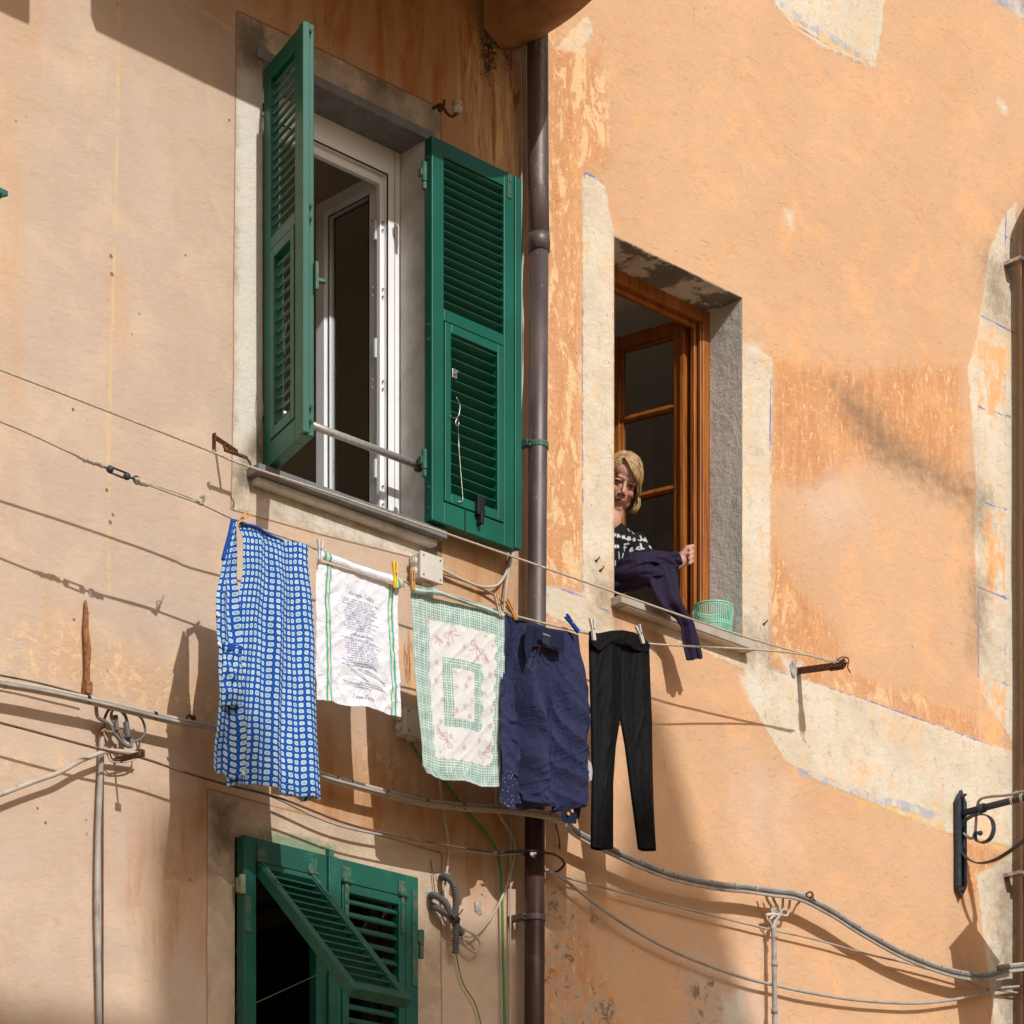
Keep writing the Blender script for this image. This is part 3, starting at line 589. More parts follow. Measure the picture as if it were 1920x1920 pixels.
# ================================================================== shutters
class Loc:      # local frame: a along the width, b outwards through the thickness, c up
    def __init__(s, o, a, b): s.o = Vector(o); s.a = Vector(a).normalized(); s.b = Vector(b).normalized(); s.c = Vector((0, 0, 1))
    def tilt(s, ang, piv):
        m = Matrix.Rotation(ang, 3, s.a); q = Loc(s.o, s.a, s.b); q.b = m @ s.b; q.c = m @ s.c; p = s.p(*piv); q.o = p - (q.a * piv[0] + q.b * piv[1] + q.c * piv[2]); return q
    def p(s, a, b, c): return s.o + s.a * a + s.b * b + s.c * c
    def box(s, m, a0, a1, b0, b1, c0, c1): m.ob(s.p(a0, b0, c0), s.a * (a1 - a0), s.b * (b1 - b0), s.c * (c1 - c0))
    def slats(s, m, a0, a1, c0, c1, T, n, ang=38, wd=.030, th=.006, b_mid=None):
        bm = T / 2 if b_mid is None else b_mid
        for i in range(n):
            c = c0 + (i + .5) * (c1 - c0) / n; A = R(ang); db, dc = math.cos(A) * wd, -math.sin(A) * wd
            v1 = s.b * db + s.c * dc; v2 = (s.b * math.sin(A) + s.c * math.cos(A)) * th; jit = s.c * random.uniform(-.0012, .0012)
            m.ob(s.p(a0, bm, c) - v1 / 2 - v2 / 2 + jit, s.a * (a1 - a0), v1, v2)
T = .042
def leaf(name, F_, Wd, H, parent, mat, label, mirror=False, up=(.83, 1.415), flapz=(.085, .785), stl=(.062, .076), nup=17, nfl=15, flap_open=0, sa=38):
    sl_, sr_ = stl if not mirror else stl[::-1]
    b = MB(); F_.box(b, 0, sl_, 0, T, 0, H); F_.box(b, Wd - sr_, Wd, 0, T, 0, H); F_.box(b, sl_, Wd - sr_, 0, T, up[1], H); F_.box(b, sl_, Wd - sr_, 0, T, flapz[1], up[0]); F_.box(b, sl_, Wd - sr_, 0, T, 0, flapz[0])
    # cover strip on the meeting stile
    if mirror: F_.box(b, -.014, .022, T * .55, T + .008, .004, H - .004)
    else: F_.box(b, Wd - .022, Wd + .014, T * .55, T + .008, .004, H - .004)
    sh = b.build(name, mat, parent, bevel=.003, org=F_.p(0, 0, 0)); sh['label'] = label
    s = MB(); F_.slats(s, sl_, Wd - sr_, up[0] + .004, up[1] - .004, T, nup, sa, .034 if sa > 0 else .044, .005); s.build('slats', mat, sh)
    fa0, fa1, fc0, fc1 = sl_ + .004, Wd - sr_ - .004, flapz[0] + .004, flapz[1] - .004
    fb = MB(); w = .032; F_.box(fb, fa0, fa0 + w, .003, T + .003, fc0, fc1); F_.box(fb, fa1 - w, fa1, .003, T + .003, fc0, fc1); F_.box(fb, fa0 + w, fa1 - w, .003, T + .003, fc1 - w * 1.1, fc1); F_.box(fb, fa0 + w, fa1 - w, .003, T + .003, fc0, fc0 + w * 1.2)
    fo = fb.build('flap', mat, sh, bevel=.003); s = MB(); F_.slats(s, fa0 + w, fa1 - w, fc0 + w * 1.2 + .004, fc1 - w * 1.1 - .004, T, nfl, sa, .034 if sa > 0 else .044, .005); s.build('slats', mat, fo)
    return sh
def pin_hinge(p, parent, mat, dz=.0, arm=(-.03, .02, 0)):
    b = MB(); p = Vector(p); b.cyl(p, p + Vector((0, 0, .075)), .011, 12); b.cyl(p + Vector((0, 0, -.03)), p + Vector((0, 0, -.002)), .009, 12); b.box(p + Vector((-.004, 0, .02)), p + Vector((arm[0] * .5, .022, .05)))
    return b.build('hinge', mat, parent, bevel=.002)
def screws(F_, pts, parent, mat, r=.007, b=None):
    s = MB(); b = T if b is None else b
    for a, c in pts: s.cyl(F_.p(a, b - .001, c), F_.p(a, b + .004, c), r, 10)
    return s.each('screw', mat, parent, .004)

HZ0 = 5.915; HH = 1.475
# right leaf, folded back flat against the wall
xl = WX(811, .10); F1 = Loc((xl, -.055, HZ0), (1, 0, 0), (0, -1, 0)); WL = WX(972, .10) - xl
sh1 = leaf('shutter', F1, WL, HH, house_l, M['green'], 'green shutter folded flat against the wall by the drainpipe', sa=-33)
b = MB(); F1.box(b, WL - .058, WL - .036, T, T + .004, HH - .10, HH - .004); b.build('plate', M['green_metal'], sh1, bevel=.001)
screws(F1, [(WL - .047, HH - .03), (WL - .047, HH - .08)], sh1, M['chrome'], .004, T + .004)
side = MB()
for c in (1.40, .755, .70, .05, .13): side.cyl(F1.p(-.004, .02, c), F1.p(.002, .02, c), .006, 10)
side.each('bolt', M['chrome'], sh1, .004)
for c in (.195, 1.30): pin_hinge(F1.p(-.018, .018, c), sh1, M['green_metal'])
k = MB(); kf = lambda a, c, e=.012: F1.p(a, T + e, c)
k.tube(smooth_pts([kf(.115, .50), kf(.135, .475), kf(.13, .44), kf(.122, .425), kf(.10, .415), kf(.085, .42)], 5), .0018, 6); k.tube(smooth_pts([kf(.118, .42), kf(.13, .405), kf(.120, .39), kf(.112, .40), kf(.118, .42)], 4), .002, 6)
k.tube([kf(.125, .395), kf(.130, .30), kf(.150, .12), kf(.148, .105), kf(.125, .10)], .0018, 6)
k.build('hook', M['chrome'], sh1, smooth=True)
b = MB(); F1.box(b, .10, .125, T, T + .008, .575, .61); b.sph(kf(.112, .59), .006, 6); b.sph(kf(.122, .60), .005, 6); b.build('catch_plate', M['chrome'], sh1, bevel=.001)
b = MB(); F1.box(b, .222, .258, T, T + .022, .075, .15); F1.box(b, .232, .248, T, T + .03, .04, .085); F1.box(b, .252, .272, T, T + .012, .09, .11); b.build('latch', M['black_plastic'], sh1, bevel=.002)
b = MB(); F1.box(b, .17, .175, T, T + .002, 0.0, .085); b.build('rod_groove', M['black_plastic'], sh1)
# left leaf, standing out from the wall, seen almost edge on
dl = Vector((-.27, -.963, 0)).normalized(); nl = Vector((-.963, .27, 0)).normalized()
F2 = Loc(W(514, 500, .02) * 1.0, dl, nl); F2.o.z = HZ0; F2.o -= nl * (-.0)
sh2 = leaf('shutter', F2, .36, HH, house_l, M['green'], 'green shutter standing out from the wall, seen nearly edge on')
eb = MB()
for c in (HH - .035, .815, .77, .095, .045): eb.cyl(F2.p(.36, .02, c), F2.p(.3655 + .012, .02, c), .007, 10)
eb.each('bolt', M['black_plastic'], sh2, .004)
b = MB(); F2.box(b, .36, .383, -.008, .004, .52, .62); F2.box(b, .345, .365, -.045, -.004, .56, .572); b.build('latch', M['green_metal'], sh2, bevel=.001)
k = MB(); k.tube(smooth_pts([F2.p(.22, T + .012, .47), F2.p(.24, T + .014, .45), F2.p(.235, T + .02, .38), F2.p(.23, T + .012, .30), F2.p(.22, T + .012, .20)], 5), .0014, 6)
k.build('hook', M['green_metal'], sh2, smooth=True)
for c in (.165, 1.32): pin_hinge(F2.p(-.02, .02, c), sh2, M['green_metal'], arm=(-.02, 0, 0))
# lower window: two leaves, left one with its flap swung out
x0, x1, z0, z1 = HB; xm = WX(600); YB = -.012
z0l = z1 - 1.56
def big_leaf(a0, a1, label, flap):
    F_ = Loc((a0, YB + .0, z0l), (1, 0, 0), (0, -1, 0)); Wd = a1 - a0; b = MB(); Hh = z1 - z0l - .004
    l, r_, tr_ = (.058, .062, .085)
    F_.box(b, 0, l, 0, T, 0, Hh); F_.box(b, Wd - r_, Wd, 0, T, 0, Hh); F_.box(b, l, Wd - r_, 0, T, Hh - tr_, Hh); F_.box(b, l, Wd - r_, 0, T, 0, .1)
    if flap: F_.box(b, Wd - .012, Wd + .03, T, T + .014, 0, Hh - .002)
    sh = b.build('shutter', M['green_old'], house_l, bevel=.003, org=F_.p(0, 0, 0)); sh['label'] = label
    a_, c_, top, L_ = l + .004, Wd - r_ - .004, Hh - tr_ - .003, .77
    G = F_.tilt(-R(44.5), (0, T, top)) if flap else F_
    f = MB(); w = .034; G.box(f, a_, a_ + w, .002, T + .002, top - L_, top); G.box(f, c_ - w, c_, .002, T + .002, top - L_, top); G.box(f, a_ + w, c_ - w, .002, T + .002, top - w, top); G.box(f, a_ + w, c_ - w, .002, T + .002, top - L_, top - L_ + w * 1.25)
    fo = f.build('flap', M['green_old'], sh, bevel=.003); s = MB(); G.slats(s, a_ + w, c_ - w, top - L_ + w * 1.25, top - w, T, 14, 30 if flap else 40, .034, .007); s.build('slats', M['green_old'], fo)
    if not flap:
        s = MB(); F_.slats(s, l, Wd - r_, .1, top - L_ - .006, T, 12, 40, .036, .007); s.build('slats', M['green_old'], sh)
    hs = MB()
    for a in (a_ + .018, c_ - .018):
        F_.box(hs, a - .02, a + .02, T, T + .005, top + .012, top + .06); hs.cyl(F_.p(a - .022, T + .009, top + .006), F_.p(a + .022, T + .009, top + .006), .008, 10); G.box(hs, a - .009, a + .009, T + .002, T + .007, top - .14, top)
        for q in (.03, .075, .12): hs.cyl(G.p(a, T + .006, top - q), G.p(a, T + .010, top - q), .004, 8)
        for q in ((-.012, .022), (.012, .022), (-.012, .048), (.012, .048)): hs.cyl(F_.p(a + q[0], T + .004, top + q[1]), F_.p(a + q[0], T + .008, top + q[1]), .003, 8)
    hs.each('flap_hinge', M['green_metal'], fo, .02)
    return sh, F_, G, Wd, Hh, top, L_
sa, FA, GA, wa, Hh, top, L_ = big_leaf(x0, xm - .001, 'old green shutter leaf with its slatted flap pushed out', True)
sb, FB, GB, wb, _, _, _ = big_leaf(xm + .001, x1, 'old green shutter leaf, closed', False)
st = MB(); st.tube([GA.p(.35, .0, top - L_ * .55), Vector((x0 + .02, .0, z1 - .62)) + Vector((.02, -.02, 0))], .0022, 6); st.build('stay_rod', M['green_metal'], sa)
b = MB(); b.cyl((x0 - .004, -.05, z1 - .22), (x0 - .004, -.05, z1 - .15), .012, 12); b.box((x0 - .02, -.06, z1 - .215), (x0 + .004, -.03, z1 - .16)); b.build('hinge', simple('pale_worn_hinge', (.3, .3, .2), (.12, .17, .1), .7, dirt=(.2, .1, .05)), sa, bevel=.002)
b = MB(); FA.box(b, .004, .03, T, T + .005, Hh - .35, Hh - .22); FB.box(b, wb - .034, wb - .008, T, T + .005, Hh - .42, Hh - .05)
for c in (Hh - .08, Hh - .18, Hh - .30, Hh - .39): b.cyl(FB.p(wb - .021, T + .004, c), FB.p(wb - .021, T + .008, c), .004, 8)
b.each('strap_plate', M['green_metal'], sb, .002)
b = MB(); b.cyl((x1 + .022, -.045, z1 - .26), (x1 + .022, -.045, z1 - .20), .012, 12); b.cyl((x1 + .022, -.045, z1 - .31), (x1 + .022, -.045, z1 - .262), .011, 12); b.box((x1, -.055, z1 - .25), (x1 + .03, -.03, z1 - .21)); b.build('hinge', M['green_metal'], sb, bevel=.002)
b = MB(); FB.box(b, -.012, .012, T - .01, T + .012, Hh - .01, Hh + .022); b.build('top_catch', M['green_metal'], sb, bevel=.001)
# corner of another house's shutter, at the left edge of the photograph
cs = MB(); p = W(16, 369, .30); cs.ob(p, (-.35, .06, .05), (-.18, .22, -.04), (0, 0, .02)); q = thing('shutter', (p.x, -.2, p.z), 'tip of a green shutter flap poking in at the left edge', 'shutter')
cs.build('flap_frame', M['green_old'], q, bevel=.003); c2 = MB(); c2.tube([p + Vector((-.02, .0, .0)), p + Vector((-.05, .27, -.02))], .006, 6); c2.build('flap_stay', M['green_metal'], q)
# ================================================================== pipes, cables, brackets
def tubething(name, pts, r, mat, label, cat, group=None, n=8):
    o = MB().tube(pts, r, n).build(name, mat, None, smooth=True); return tag(o, label, cat, group)
# brown drainpipe in three lengths
dp = thing('drainpipe', (WX(1002), -.09, 0), 'long brown metal drainpipe running down between the two house fronts', 'drainpipe')
xd = lambda px, py, w=.085: W(px, py, w)
b = MB(); b.tube([xd(1007, -200), xd(1008, 100), xd(1009, 330), xd(1010, 455)], .043, 20); b.build('pipe_length', M['pipe'], dp, smooth=True)
b = MB(); b.tube([xd(1010, 440), xd(1010.5, 452), xd(1011, 472)], [.044, .0458, .044], 20); b.build('collar', M['pipe'], dp, smooth=True)
b = MB(); b.tube([xd(1011, 458), xd(1008, 900), xd(1003, 1500), xd(1003, 1520)], [.0385] * 4, 20); b.build('pipe_length', M['pipe'], dp, smooth=True)
b = MB(); b.tube([xd(1003, 1505), xd(1002, 1900), xd(1001, 2700)], .041, 20); b.build('pipe_length', simple('dark_brown_downpipe', (.075, .038, .03), (.055, .028, .024), .4, .3, sc=5, bst=.05, dirt=(.12, .09, .08)), dp, smooth=True)
for py, r in ((836, .0425), (1722, .045)):
    p = xd(1009 if py < 1000 else 1002, py); b = MB(); b.tube([p - Vector((0, 0, .012)), p + Vector((0, 0, .012))], r, 20); b.box(p + Vector((-r - .022, 0, -.012)), p + Vector((-r + .004, .085, .012))); b.cyl(p + Vector((-r - .014, -.02, 0)), p + Vector((-r - .014, .02, 0)), .004, 8)
    b.build('clamp', M['green_metal'] if py < 1000 else M['pipe'], dp, bevel=.001)
b = MB(); b.add([W(995, 1596, .131), W(1003, 1594, .131), W(1006, 1601, .131), W(1000, 1608, .131), W(994, 1604, .131)], [(0, 1, 2, 3, 4)]); b.add([W(995, 1596, .12), W(1003, 1594, .12), W(1006, 1601, .12), W(1000, 1608, .12), W(994, 1604, .12)], [(4, 3, 2, 1, 0)]); b.build('paint_chip', M['box'], dp)
d2 = thing('drainpipe', (WX(1915), -.09, 0), 'brown drainpipe with a rounded elbow at the far right edge', 'drainpipe')
b = MB(); b.tube(smooth_pts([W(1975, 330, .12), W(1944, 388, .12), W(1934, 425, .11), W(1934, 520, .10)], 6) + [W(1935, 900, .1), W(1937, 2500, .1)], .046, 20); b.build('pipe_length', M['pipe'], d2, smooth=True)
for py in (492, 1640):
    p = W(1934, py, .1); b = MB(); b.tube([p - Vector((0, 0, .014)), p + Vector((0, 0, .014))], .0475, 20); b.box(p + Vector((-.085, 0, -.008)), p + Vector((-.04, .1, .008))); b.sph(p + Vector((-.055, -.03, 0)), .012, 6); b.build('clamp', M['chrome'], d2)

def bundle(name, tops, offs, r, mats, label, w=.08, ties=(), tiemat='cable_g'):
    t = thing(name, W(*tops[len(tops) // 2][:2], w), label, 'cable')
    for (dy, dw), mt, rr in zip(offs, mats, r):
        pts = [(p[0], p[1] + dy, (p[2] if len(p) > 2 else w) + dw) for p in tops]
        MB().tube(path(pts, w), rr, 8).build('cable', M[mt], t, smooth=True)
    for px, py, in ties:
        i = 0; c = W(px, py, w); P = path([(p[0], p[1], p[2] if len(p) > 2 else w) for p in tops], w, 10); j = min(range(len(P)), key=lambda q: (P[q] - c).length); j = max(1, min(len(P) - 2, j))
        tg = (P[j + 1] - P[j - 1]).normalized(); cc = P[j] + Vector((0, 0, -.008)); MB().tube([cc - tg * .005, cc + tg * .005], .0165, 8).build('cable_tie', M[tiemat if px < 400 or tiemat != 'cable_b' else 'cable_g2'], t)
    return t
bundle('cable_bundle', [(-60, 1262), (0, 1276), (80, 1290), (165, 1308), (225, 1322), (290, 1338), (350, 1352), (400, 1363), (500, 1400), (600, 1448), (660, 1466), (720, 1482), (780, 1497), (850, 1507), (950, 1514), (1020, 1523, .2), (1060, 1534, .2)],
       [(0, 0), (9, .0), (5, .012)], (.0072, .008, .006), ('cable_w', 'cable_w', 'cable_g'), 'pale cable bundle sagging across the peach wall behind the laundry', .08, [(168, 1312), (292, 1342), (632, 1462), (660, 1470), (728, 1490), (800, 1500), (870, 1508)], 'cable_b')
bundle('cable_bundle', [(1030, 1523, .2), (1058, 1535, .16), (1075, 1553, .1), (1108, 1572), (1150, 1592), (1200, 1615), (1262, 1638), (1340, 1655), (1400, 1661), (1450, 1668), (1500, 1676), (1560, 1706), (1610, 1738), (1680, 1778), (1740, 1804), (1800, 1822), (1850, 1826), (1890, 1816), (1930, 1806)],
       [(0, 0), (8, .0), (4, .010), (12, .006)], (.0085, .0085, .006, .006), ('cable_g', 'cable_w', 'cable_g2', 'cable_g'), 'grey cable bundle sagging in a wave over the lower orange wall', .09,
       [(1108, 1572), (1198, 1615), (1245, 1632), (1262, 1638), (1335, 1655), (1375, 1660), (1418, 1664), (1570, 1712), (1612, 1740), (1655, 1765), (1690, 1782), (1728, 1800), (1765, 1812), (1800, 1822), (1840, 1826)], 'cable_g')
tubething('conduit', path([(191, 1372), (189, 1430), (184, 1560), (182, 1700), (184, 1800), (187, 1960)], .022), .0105, M['cable_g'], 'grey conduit running straight down the peach wall at the lower left', 'conduit')
tubething('wire', path([(194, 1400), (193, 1600), (193, 1960)], .01), .0028, M['wire'], 'thin rusty wire running down beside the grey conduit', 'wire')
tubething('cable', path([(-30, 1502), (0, 1490), (60, 1467), (110, 1449), (150, 1427), (186, 1413), (205, 1408), (235, 1410), (262, 1414)], .06), .0085, M['cable_w'], 'white cable drooping from the small bracket to the left edge', 'cable')
tubething('wire', path([(-30, 1347), (0, 1355), (80, 1376), (185, 1404), (265, 1421), (340, 1446), (420, 1470), (526, 1497), (635, 1539), (708, 1559), (836, 1585), (927, 1598), (985, 1597)], .11), .0045, M['wire'], 'long rusty wire stretched under the cable bundle across the peach wall', 'wire')
tubething('wire', path([(-30, 1260), (0, 1266), (70, 1280), (160, 1303)], .05), .0035, M['wire'], 'short dark wire just above the cable bundle at the left edge', 'wire')
tubething('cable', path([(420, 1466), (464, 1475), (526, 1500), (600, 1535), (660, 1554), (720, 1566), (800, 1580), (860, 1592), (930, 1601), (985, 1601)], .05), .005, M['cable_g'], 'thin grey cable running over the top of the lower green shutters', 'cable')
tubething('cable', path([(935, 1600, .13), (985, 1595, .15), (1030, 1600, .15), (1050, 1608, .1), (1058, 1620, .06), (1048, 1632, .04), (1035, 1637, .04)], .1), .005, M['cable_b'], 'black cable looping across the drainpipe', 'cable')
tubething('cable', path([(1022, 1632), (1040, 1638), (1075, 1662), (1110, 1690), (1160, 1726), (1210, 1756), (1270, 1787), (1340, 1815), (1400, 1835), (1455, 1848), (1510, 1860), (1580, 1872), (1650, 1879), (1720, 1881), (1790, 1874), (1850, 1862), (1930, 1848)], .045), .007, M['cable_g'], 'thick grey cable hanging lowest across the orange wall', 'cable')
tubething('cable', path([(1025, 1630), (1060, 1645), (1100, 1656), (1200, 1682), (1300, 1708), (1440, 1742), (1530, 1762), (1630, 1790), (1700, 1806), (1800, 1834), (1930, 1864)], .035), .0045, M['cable_g'], 'thin cable drawn nearly straight across the lower orange wall', 'cable')
tubething('conduit', path([(1449, 1738), (1451, 1760), (1452, 1850), (1453, 1960)], .06), .0115, M['cable_g'], 'grey conduit running down the orange wall at the lower right', 'conduit')
# clutter of joints under the bundles
def tangle(name, base, curves, r, mats, label, cat='cable tangle'):
    t = thing(name, W(base[0], base[1], .05), label, cat)
    for c, mt, rr in zip(curves, mats, r): MB().tube(path(c, .05), rr, 7).build('loop', M[mt], t, smooth=True)
    return t
t = tangle('cable_tangle', (215, 1370), [[(180, 1325), (184, 1345), (205, 1358), (215, 1375), (232, 1395), (245, 1399), (246, 1385)], [(208, 1335), (215, 1355), (230, 1378), (243, 1390), (262, 1387), (272, 1372), (268, 1352), (260, 1342)],
    [(212, 1330), (208, 1345), (222, 1370), (233, 1392), (243, 1400), (250, 1388)], [(190, 1365), (195, 1350), (203, 1332), (215, 1328)], [(225, 1330), (236, 1345), (240, 1370), (243, 1390)], [(205, 1410), (213, 1425), (235, 1422), (255, 1416)], [(200, 1412), (210, 1428), (240, 1428), (262, 1418)],
    [(255, 1390), (258, 1405), (256, 1415)], [(190, 1372), (196, 1368), (204, 1372), (230, 1371)]],
    (.007, .0045, .0045, .005, .006, .003, .003, .003, .004), ('cable_g2', 'cable_g2', 'cable_g2', 'rust', 'cable_g2', 'wire', 'cable_w', 'wire', 'cable_brown'), 'tangle of cable joints above the small rusty bracket')
b = MB(); b.tube([W(236, 1355, .05), W(241, 1384, .06)], .011, 10); b.tube([W(217, 1342, .05), W(219, 1370, .06)], .008, 8); b.each('joint_sleeve', M['hose'], t, .004)
b = MB()
for px, py in ((188, 1366), (194, 1362), (198, 1370), (190, 1374)): b.sph(W(px, py, .03), .009, 6)
b.build('rusty_clip', M['rust_light'], t)
t = tangle('cable_tangle', (1455, 1700), [[(1433, 1670), (1440, 1690), (1450, 1705), (1452, 1720)], [(1445, 1672), (1452, 1690), (1462, 1708), (1464, 1714), (1452, 1730), (1450, 1745)], [(1468, 1684), (1467, 1705), (1462, 1713), (1474, 1717), (1478, 1710), (1481, 1688)],
    [(1441, 1712), (1438, 1722), (1446, 1732), (1449, 1745)], [(1456, 1700), (1447, 1706), (1450, 1716), (1443, 1724)], [(1445, 1700), (1458, 1712), (1456, 1726), (1452, 1745)], [(1436, 1716), (1450, 1714), (1462, 1716)]],
    (.006, .006, .006, .004, .005, .006, .007), ('cable_w', 'cable_w', 'cable_w', 'cable_w', 'box', 'cable_g', 'box'), 'knot of pale cables above the lower right conduit')
for py in (1756, 1808, 1896):
    p = W(1452, py, .06); MB().tube([p - Vector((0, 0, .01)), p + Vector((0, 0, .01))], .0145, 10).build('collar', M['cable_g'], t, smooth=True)
b = MB(); b.tube(path([(1500, 1690, .0), (1505, 1680, .05), (1512, 1676, .1), (1520, 1672, .12), (1524, 1680, .12), (1516, 1684, .1)], .05), .005, 6); b.tube(path([(1522, 1680, .12), (1530, 1692, .1), (1537, 1700, .09)], .05), .0035, 6); o = b.build('eye_hook', M['rust_light'], None); tag(o, 'rusty eye hook holding up the wavy cable bundle', 'hook')
b = MB(); b.tube(path([(364, 1352, .0), (360, 1346, .03), (356, 1341, .05), (350, 1347, .05), (353, 1357, .05), (362, 1357, .05), (366, 1348, .05), (362, 1341, .05)], .05), .005, 6); b.tube(path([(364, 1352, .04), (385, 1360, .05), (400, 1370, .05)]), .003, 6); tag(b.build('eye_hook', M['rust'], None), 'rusty ring hook on the wall just left of the blue dress', 'hook')
# bracket with wire cradle
br = MB(); p0, p1 = W(212, 1432, 0), W(266, 1418, .20); br.ob(p0, p1 - p0, (0, 0, .02), (.006, 0, 0)); br.ob(p1 - Vector((.012, 0, .0)), (.026, 0, 0), (0, 0, .026), (0, .006, 0))
tag(br.build('bracket', M['rust'], None, bevel=.001), 'small rusty bracket under the cable tangle by the grey conduit', 'bracket')
# rusty hinge pin stub on the wall
rp = MB(); P = [W(161, 1126, .010), W(162, 1150, .014), W(161, 1180, .016), W(164, 1215, .02), W(163, 1250, .018), W(163, 1282, .018)]; rp.tube(P, [.004, .008, .009, .014, .011, .011], 9); rp.box(W(152, 1279, 0), W(174, 1302, .035)); v = rp.v
for q in v: q += Vector(mnoise.noise_vector(q * 60)) * .004
o = rp.build('pintle', M['rust_light'], None, bevel=.004); tag(o, 'flaking rusty iron stub set in the left wall above the cable bundle', 'iron stub')
# clothesline brackets
def lbracket(name, base, tip, label, size=.028):
    b = MB(); p, q = W(*base), W(*tip); d = (q - p); u = Vector((0, 0, 1)); s = Vector((1, 0, 0)) * size
    b.ob(p - s / 2, d, s, u * .005); b.ob(p - s / 2 - u * (size * .9), d, Vector((.005, 0, 0)), u * (size * .9)); 
    for i in range(2): b.cyl(q - d * .03 * (i + 1) - u * .02, q - d * .03 * (i + 1) + u * .02, .004, 6)
    return b, p, q
b, p, q = lbracket('clothesline_bracket', (1492, 1256, -.02), (1586, 1243, .30), '')
for i in range(7):
    a = q - (q - p).normalized() * (.02 + .012 * i); b.tube(smooth_pts([a + Vector((-.02, 0, -.018)), a + Vector((.004, -.004, .016)), a + Vector((.02, 0, -.004)), a + Vector((0, .006, -.024)), a + Vector((-.018, 0, -.01))], 4), .0028, 5)
b.tube(smooth_pts([q + Vector((-.02, .05, .01)), q + Vector((.01, .03, .035)), q + Vector((.02, 0, .02)), q + Vector((0, -.01, -.02)), q + Vector((.02, -.01, -.04))], 4), .0028, 5)
tag(b.build('clothesline_bracket', M['rust'], None), 'rusty iron bracket on the right holding the wire-bound ends of both clotheslines', 'bracket')
b = MB(); c = W(1488, 1254, .0); b.sph(c, .040, 12, (.62, .12, 1.1)); [q.__iadd__(mnoise.noise_vector(q * 45) * .014) for q in b.v]; tag(b.build('mortar_patch', M['mortar'], None, smooth=True), 'grey mortar lump round the foot of the right clothesline bracket', 'mortar')
b = MB(); p, q = W(398, 822, 0), W(444, 853, .13); s = Vector((0, 0, .02)); b.ob(p, (q - p), s, (.006, 0, 0)); b.box(W(394, 815, -.01), W(405, 840, .02)); b.ob(q - Vector((.05, 0, -.002)), (.10, 0, 0), (0, 0, .008), (0, .012, 0))
b.tube(smooth_pts([q + Vector((.047, 0, 0)), q + Vector((.062, 0, -.015)), q + Vector((.058, 0, -.035))], 4), .004, 6); b.tube(smooth_pts([q + Vector((-.047, 0, 0)), q + Vector((-.06, 0, .015)), q + Vector((-.05, 0, .024))], 4), .004, 6)
tag(b.build('clothesline_bracket', M['rust'], None, bevel=.001), 'rusty iron bracket just left of the upper green window', 'bracket')
# clotheslines
up_ = [(-200, 617, .37), (0, 693, .365), (200, 770, .36), (400, 848, .358), (447, 868, .358), (640, 932, .35), (830, 998, .342), (1000, 1057, .336), (1148, 1109, .33), (1300, 1162, .322), (1417, 1200, .315), (1500, 1224, .31), (1566, 1243, .305)]
tubething('clothesline', path(up_, 0, 4), .0042, M['rope'], 'upper clothesline cord, empty, crossing in front of both windows', 'clothesline')
lo_ = [(440, 974, .36), (520, 1003, .36), (575, 1021, .36), (600, 1033, .36), (680, 1062, .358), (750, 1086, .355), (775, 1097, .352), (860, 1120, .35), (940, 1147, .346), (1010, 1166, .343), (1085, 1184, .34), (1110, 1189, .338), (1160, 1192, .334), (1210, 1206, .33), (1300, 1212, .325), (1400, 1217, .318), (1500, 1226, .31), (1572, 1241, .305)]
cl = thing('clothesline', W(575, 1021, .36), 'lower clothesline with knots and a turnbuckle, carrying all the laundry', 'clothesline')
MB().tube(path([(-200, 727, .385), (0, 790, .38), (150, 857, .375)], 0, 4), .0042, 6).build('cord', M['rope'], cl, smooth=True)
MB().tube(path([(268, 905, .37), (330, 928, .367), (382, 947, .365)] + lo_, 0, 4), .0042, 6).build('cord', M['rope'], cl, smooth=True)
MB().tube(path([(268, 903, .372), (330, 923, .37), (380, 943, .367)], 0, 4), .003, 6).build('cord', M['rope'], cl, smooth=True)
kn = MB()
for px, py, r in ((152, 858, .008), (160, 862, .011), (168, 865, .009), (176, 867, .012), (184, 869, .011), (191, 873, .010), (258, 900, .010), (266, 905, .013), (274, 908, .010), (377, 944, .009), (372, 940, .008)): kn.sph(W(px, py, .374), r, 6, (1.2, 1, .8))
for i in range(7): kn.tube(smooth_pts([W(378, 944, .366), W(380 + i, 936, .366 + random.uniform(-.02, .02)), W(374 + i * 2.2, 926 + abs(i - 3) * 2, .366 + random.uniform(-.03, .03))], 3), .0018, 4)
kn.tube([W(152, 858, .374), W(144, 858, .374)], .003, 5); kn.each('knot', M['rope'], cl, .02, smooth=True)
tb = MB(); a_, c_ = W(206, 880, .374), W(238, 893, .374); d = (c_ - a_); 
for o_ in (Vector((0, 0, .010)), Vector((0, 0, -.010))): tb.tube([a_ + o_, c_ + o_], .004, 6)
tb.sph(a_, .013, 6); tb.sph(c_, .013, 6); tb.tube([W(196, 876, .374), a_], .004, 6); tb.tube([c_, W(252, 898, .374)], .004, 6)
ring = [W(256, 900, .374) + Vector((.013 * math.cos(t), 0, .013 * math.sin(t))) for t in np.linspace(0, 2 * math.pi, 13)]; tb.tube(ring, .003, 5); tb.build('turnbuckle', M['iron'], cl, smooth=True)

